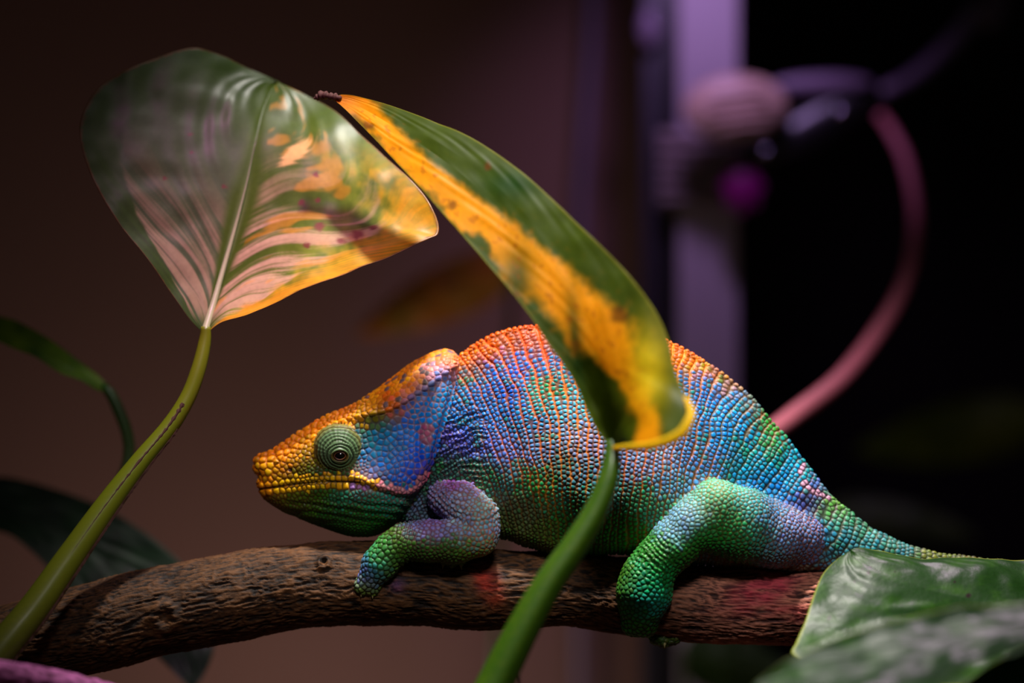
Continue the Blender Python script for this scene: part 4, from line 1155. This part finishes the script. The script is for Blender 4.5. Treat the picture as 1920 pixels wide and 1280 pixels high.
def far_leaf(label, cx_, cy_, d, len_, wid_, ang, ca, cb, stem_to):
    L = thing('background_leaf', label, 'leaf', P(stem_to[0], stem_to[1], d))
    ca_, sa_ = math.cos(math.radians(ang)), math.sin(math.radians(ang))
    def pt(u, v, dd): return (cx_ + u * ca_ - v * sa_, cy_ + u * sa_ + v * ca_, d + dd)
    prof = [(-0.5, 0.02), (-0.46, 0.24), (-0.34, 0.44), (-0.15, 0.5), (0.08, 0.44), (0.3, 0.26), (0.44, 0.09), (0.5, 0.0)]
    lf = [pt(u * len_, -v * wid_, 0.012 * v) for u, v in prof]
    rg = [pt(u * len_, v * wid_, 0.012 * v) for u, v in prof]
    md = [pt(u * len_, 0, 0) for u, v in prof]
    leaf_blade('blade', lf, rg, md, L, M_leafbg, col_plain(ca, cb), nu=50, nh=20, vein=0.0006, nvein=5)
    a = pt(-0.49 * len_, 0, 0)
    stem('petiole', [(*a, 7), ((a[0] * 2 + stem_to[0]) / 3, (a[1] * 2 + stem_to[1]) / 3 + 20, d, 9), (stem_to[0], stem_to[1], d, 11)], 30, M_stem, L, lambda u, a_, vv: np.tile(lin((50, 60, 24)), (len(u), 1)))
far_leaf('blurred orange brown leaf in the gap between the two big leaves', 815, 560, 0.42, 330, 110, 155, (190, 110, 24), (130, 112, 26), (900, 1900))
far_leaf('blurred olive leaf floating in the dark at the right edge', 1775, 815, 0.55, 360, 120, 170, (110, 128, 26), (88, 112, 26), (2000, 2100))
far_leaf('dim dark green leaf low behind the tail', 1690, 985, 0.50, 300, 90, 8, (74, 92, 40), (60, 80, 36), (1500, 2000))
far_leaf('dim green leaf below the branch behind the hind foot', 1390, 1250, 0.36, 230, 120, 15, (46, 70, 18), (38, 56, 18), (1300, 1900))

# hanging rootlets by the front stalk
for lb, pts in (('thin dry root dangling right of the front stalk', [(958, 1236, -0.07, 2), (966, 1246, -0.07, 3), (972, 1262, -0.07, 3.4), (975, 1285, -0.07, 3.4), (982, 1400, -0.07, 3), (985, 1850, -0.07, 3)]),
                ('shorter dry root hugging the front stalk', [(946, 1250, -0.072, 2), (954, 1262, -0.072, 3), (957, 1285, -0.072, 3.2), (960, 1400, -0.072, 3), (962, 1850, -0.07, 3)])):
    w, r = px_path(pts, 60)
    vv, ff, _ = tube_data(w, r, 8)
    tag(mesh_obj('dry_root', vv, ff, M_root), lb, 'root')

# ---------------------------------------------------------------- blurred frame post, clip and cords behind
DP = 0.42
def pxbox(name, x0, x1, y0, y1, d, dep, mat, parent, bev=0.001):
    a = P(x0, y0, d); b = P(x1, y1, d)
    return box(name, ((a.x + b.x) / 2, d + dep / 2, (a.z + b.z) / 2), (abs(b.x - a.x), dep, abs(a.z - b.z)), mat, parent, bev)
zt = 640 - (1.0 - Z0) / (S * (D + DP) / D); zb = 640 + Z0 / (S * (D + DP) / D)
post = thing('frame_post', 'grey upright plastic frame post with dark channel on its left', 'post', (P(1330, 0, DP).x, DP, 0.0))
pxbox('front_strip', 1272, 1384, zt, zb, DP, 0.02, M_post, post)
pxbox('dark_channel', 1236, 1272, zt, zb, DP + 0.008, 0.012, M_black, post, 0)
pxbox('side_flange', 1204, 1236, zt, zb, DP + 0.004, 0.016, M_postdk, post)
br = thing('frame_bracket', 'ribbed smoky plastic bracket clamped across the grey post', 'bracket', P(1310, 390, DP - 0.012))
pxbox('plate', 1234, 1388, 244, 388, DP - 0.010, 0.010, M_block, br)
for k in range(6):
    pxbox('rib', 1238, 1384, 252 + k * 23, 262 + k * 23, DP - 0.013, 0.003, M_block, br, 0.0006)
hk = thing('hinge_pin', 'shiny hinge pin with purple cap at the top of the post', 'hinge', P(1225, 60, DP))
c_ = P(1216, 52, DP - 0.004); ball('cap', c_, 22 * S * 1.36, M_corddk, hk, sc=(0.9, 0.6, 1.7))
c_ = P(1244, 50, DP - 0.010); ball('pin', c_, 5 * S * 1.36, M_screw, hk)

clip = thing('clip_lamp', 'black clip arm with oval beige jaw gripping the grey post', 'clip', P(1460, 290, DP - 0.03))
def ellipsoid(name, x, y, d, rx, ry, rd, ang, mat, parent):
    n, m = 20, 40
    c, s_ = math.cos(math.radians(ang)), math.sin(math.radians(ang))
    o = P(x, y, d); k = S * (D + d) / D
    v = []
    for i in range(n + 1):
        p = math.pi * i / n
        for j in range(m):
            t = 2 * math.pi * j / m
            a, b, e = rx * math.cos(p), ry * math.sin(p) * math.cos(t), rd * math.sin(p) * math.sin(t)
            v.append((o.x + (a * c + b * s_) * k, o.y + e * k, o.z + (a * -s_ + b * c) * k * 1.0))
    return mesh_obj(name, np.array(v), grid_faces(n + 1, m, True), mat, parent)
ellipsoid('jaw', 1378, 202, DP - 0.045, 98, 62, 26, -4, M_beige, clip)
for k in range(5):
    ellipsoid('jaw_ridge', 1384 + k * 3, 172 + k * 16, DP - 0.0525, 74 - abs(k - 2) * 12, 3.2, 4, -8, M_beige, clip)
w, r = px_path([(1400, 290, DP - 0.03, 24), (1440, 280, DP - 0.03, 34), (1500, 255, DP - 0.03, 42), (1560, 222, DP - 0.03, 42), (1610, 192, DP - 0.03, 30), (1640, 178, DP - 0.03, 14)], 50)
vv, ff, _ = tube_data(w, r, 24, 0.5)
mesh_obj('arm', vv, ff, M_black, clip)
for x, y in ((1436, 282), (1574, 208)):
    c_ = P(x, y, DP - 0.045); ball('screw', c_, 9 * S * 1.36, M_screw, clip)
ellipsoid('upper_handle', 1540, 158, DP - 0.035, 96, 20, 14, -2, M_corddk, clip)
c_ = thing('knob', 'round magenta knob on the right edge of the smoky bracket', 'knob', P(1380, 390, DP - 0.028))
ellipsoid('cap', 1392, 352, DP - 0.028, 40, 48, 26, 0, M_magenta, c_)
for k in range(8):
    a = 2 * math.pi * k / 8
    ellipsoid('grip', 1392 + 37 * math.cos(a), 352 + 45 * math.sin(a), DP - 0.030, 6, 6, 14, 0, M_magenta, c_)

def cord(name, label, pts, mat, n=120):
    w, r = px_path(pts, n)
    vv, ff, _ = tube_data(w, r, 20)
    tag(mesh_obj(name, vv, ff, mat), label, 'cord')
cord('power_cord', 'dusty pink cord looping down from the clip to behind the chameleon', [(1648, 214, DP - 0.03, 9), (1668, 240, DP - 0.03, 10), (1698, 300, DP - 0.04, 11), (1716, 390, DP - 0.06, 12), (1712, 470, DP - 0.09, 13), (1690, 545, 0.30, 14), (1640, 630, 0.26, 16), (1570, 715, 0.21, 18), (1480, 785, 0.17, 19), (1400, 850, 0.12, 17), (1370, 940, 0.07, 16), (1365, 1040, 0.035, 15), (1365, 1085, 0.016, 13)], M_cord)
cord('power_cord', 'dark cord rising from the clip to the top right', [(1652, 174, DP - 0.03, 13), (1672, 166, DP - 0.03, 15), (1710, 148, DP - 0.02, 17), (1775, 92, DP, 18), (1830, 20, DP + 0.02, 18), (1880, -120, DP + 0.03, 18), (1900, -1600, DP + 0.03, 18)], M_corddk)
cord('hanging_cord', 'faint violet cord hanging straight down on the brown wall', [(1112, -1500, 0.53, 13), (1112, -200, 0.53, 13), (1110, 50, 0.53, 13), (1102, 180, 0.53, 13), (1094, 300, 0.53, 13), (1088, 420, 0.53, 12), (1086, 700, 0.53, 12), (1086, 1500, 0.53, 12)], M_corddk)
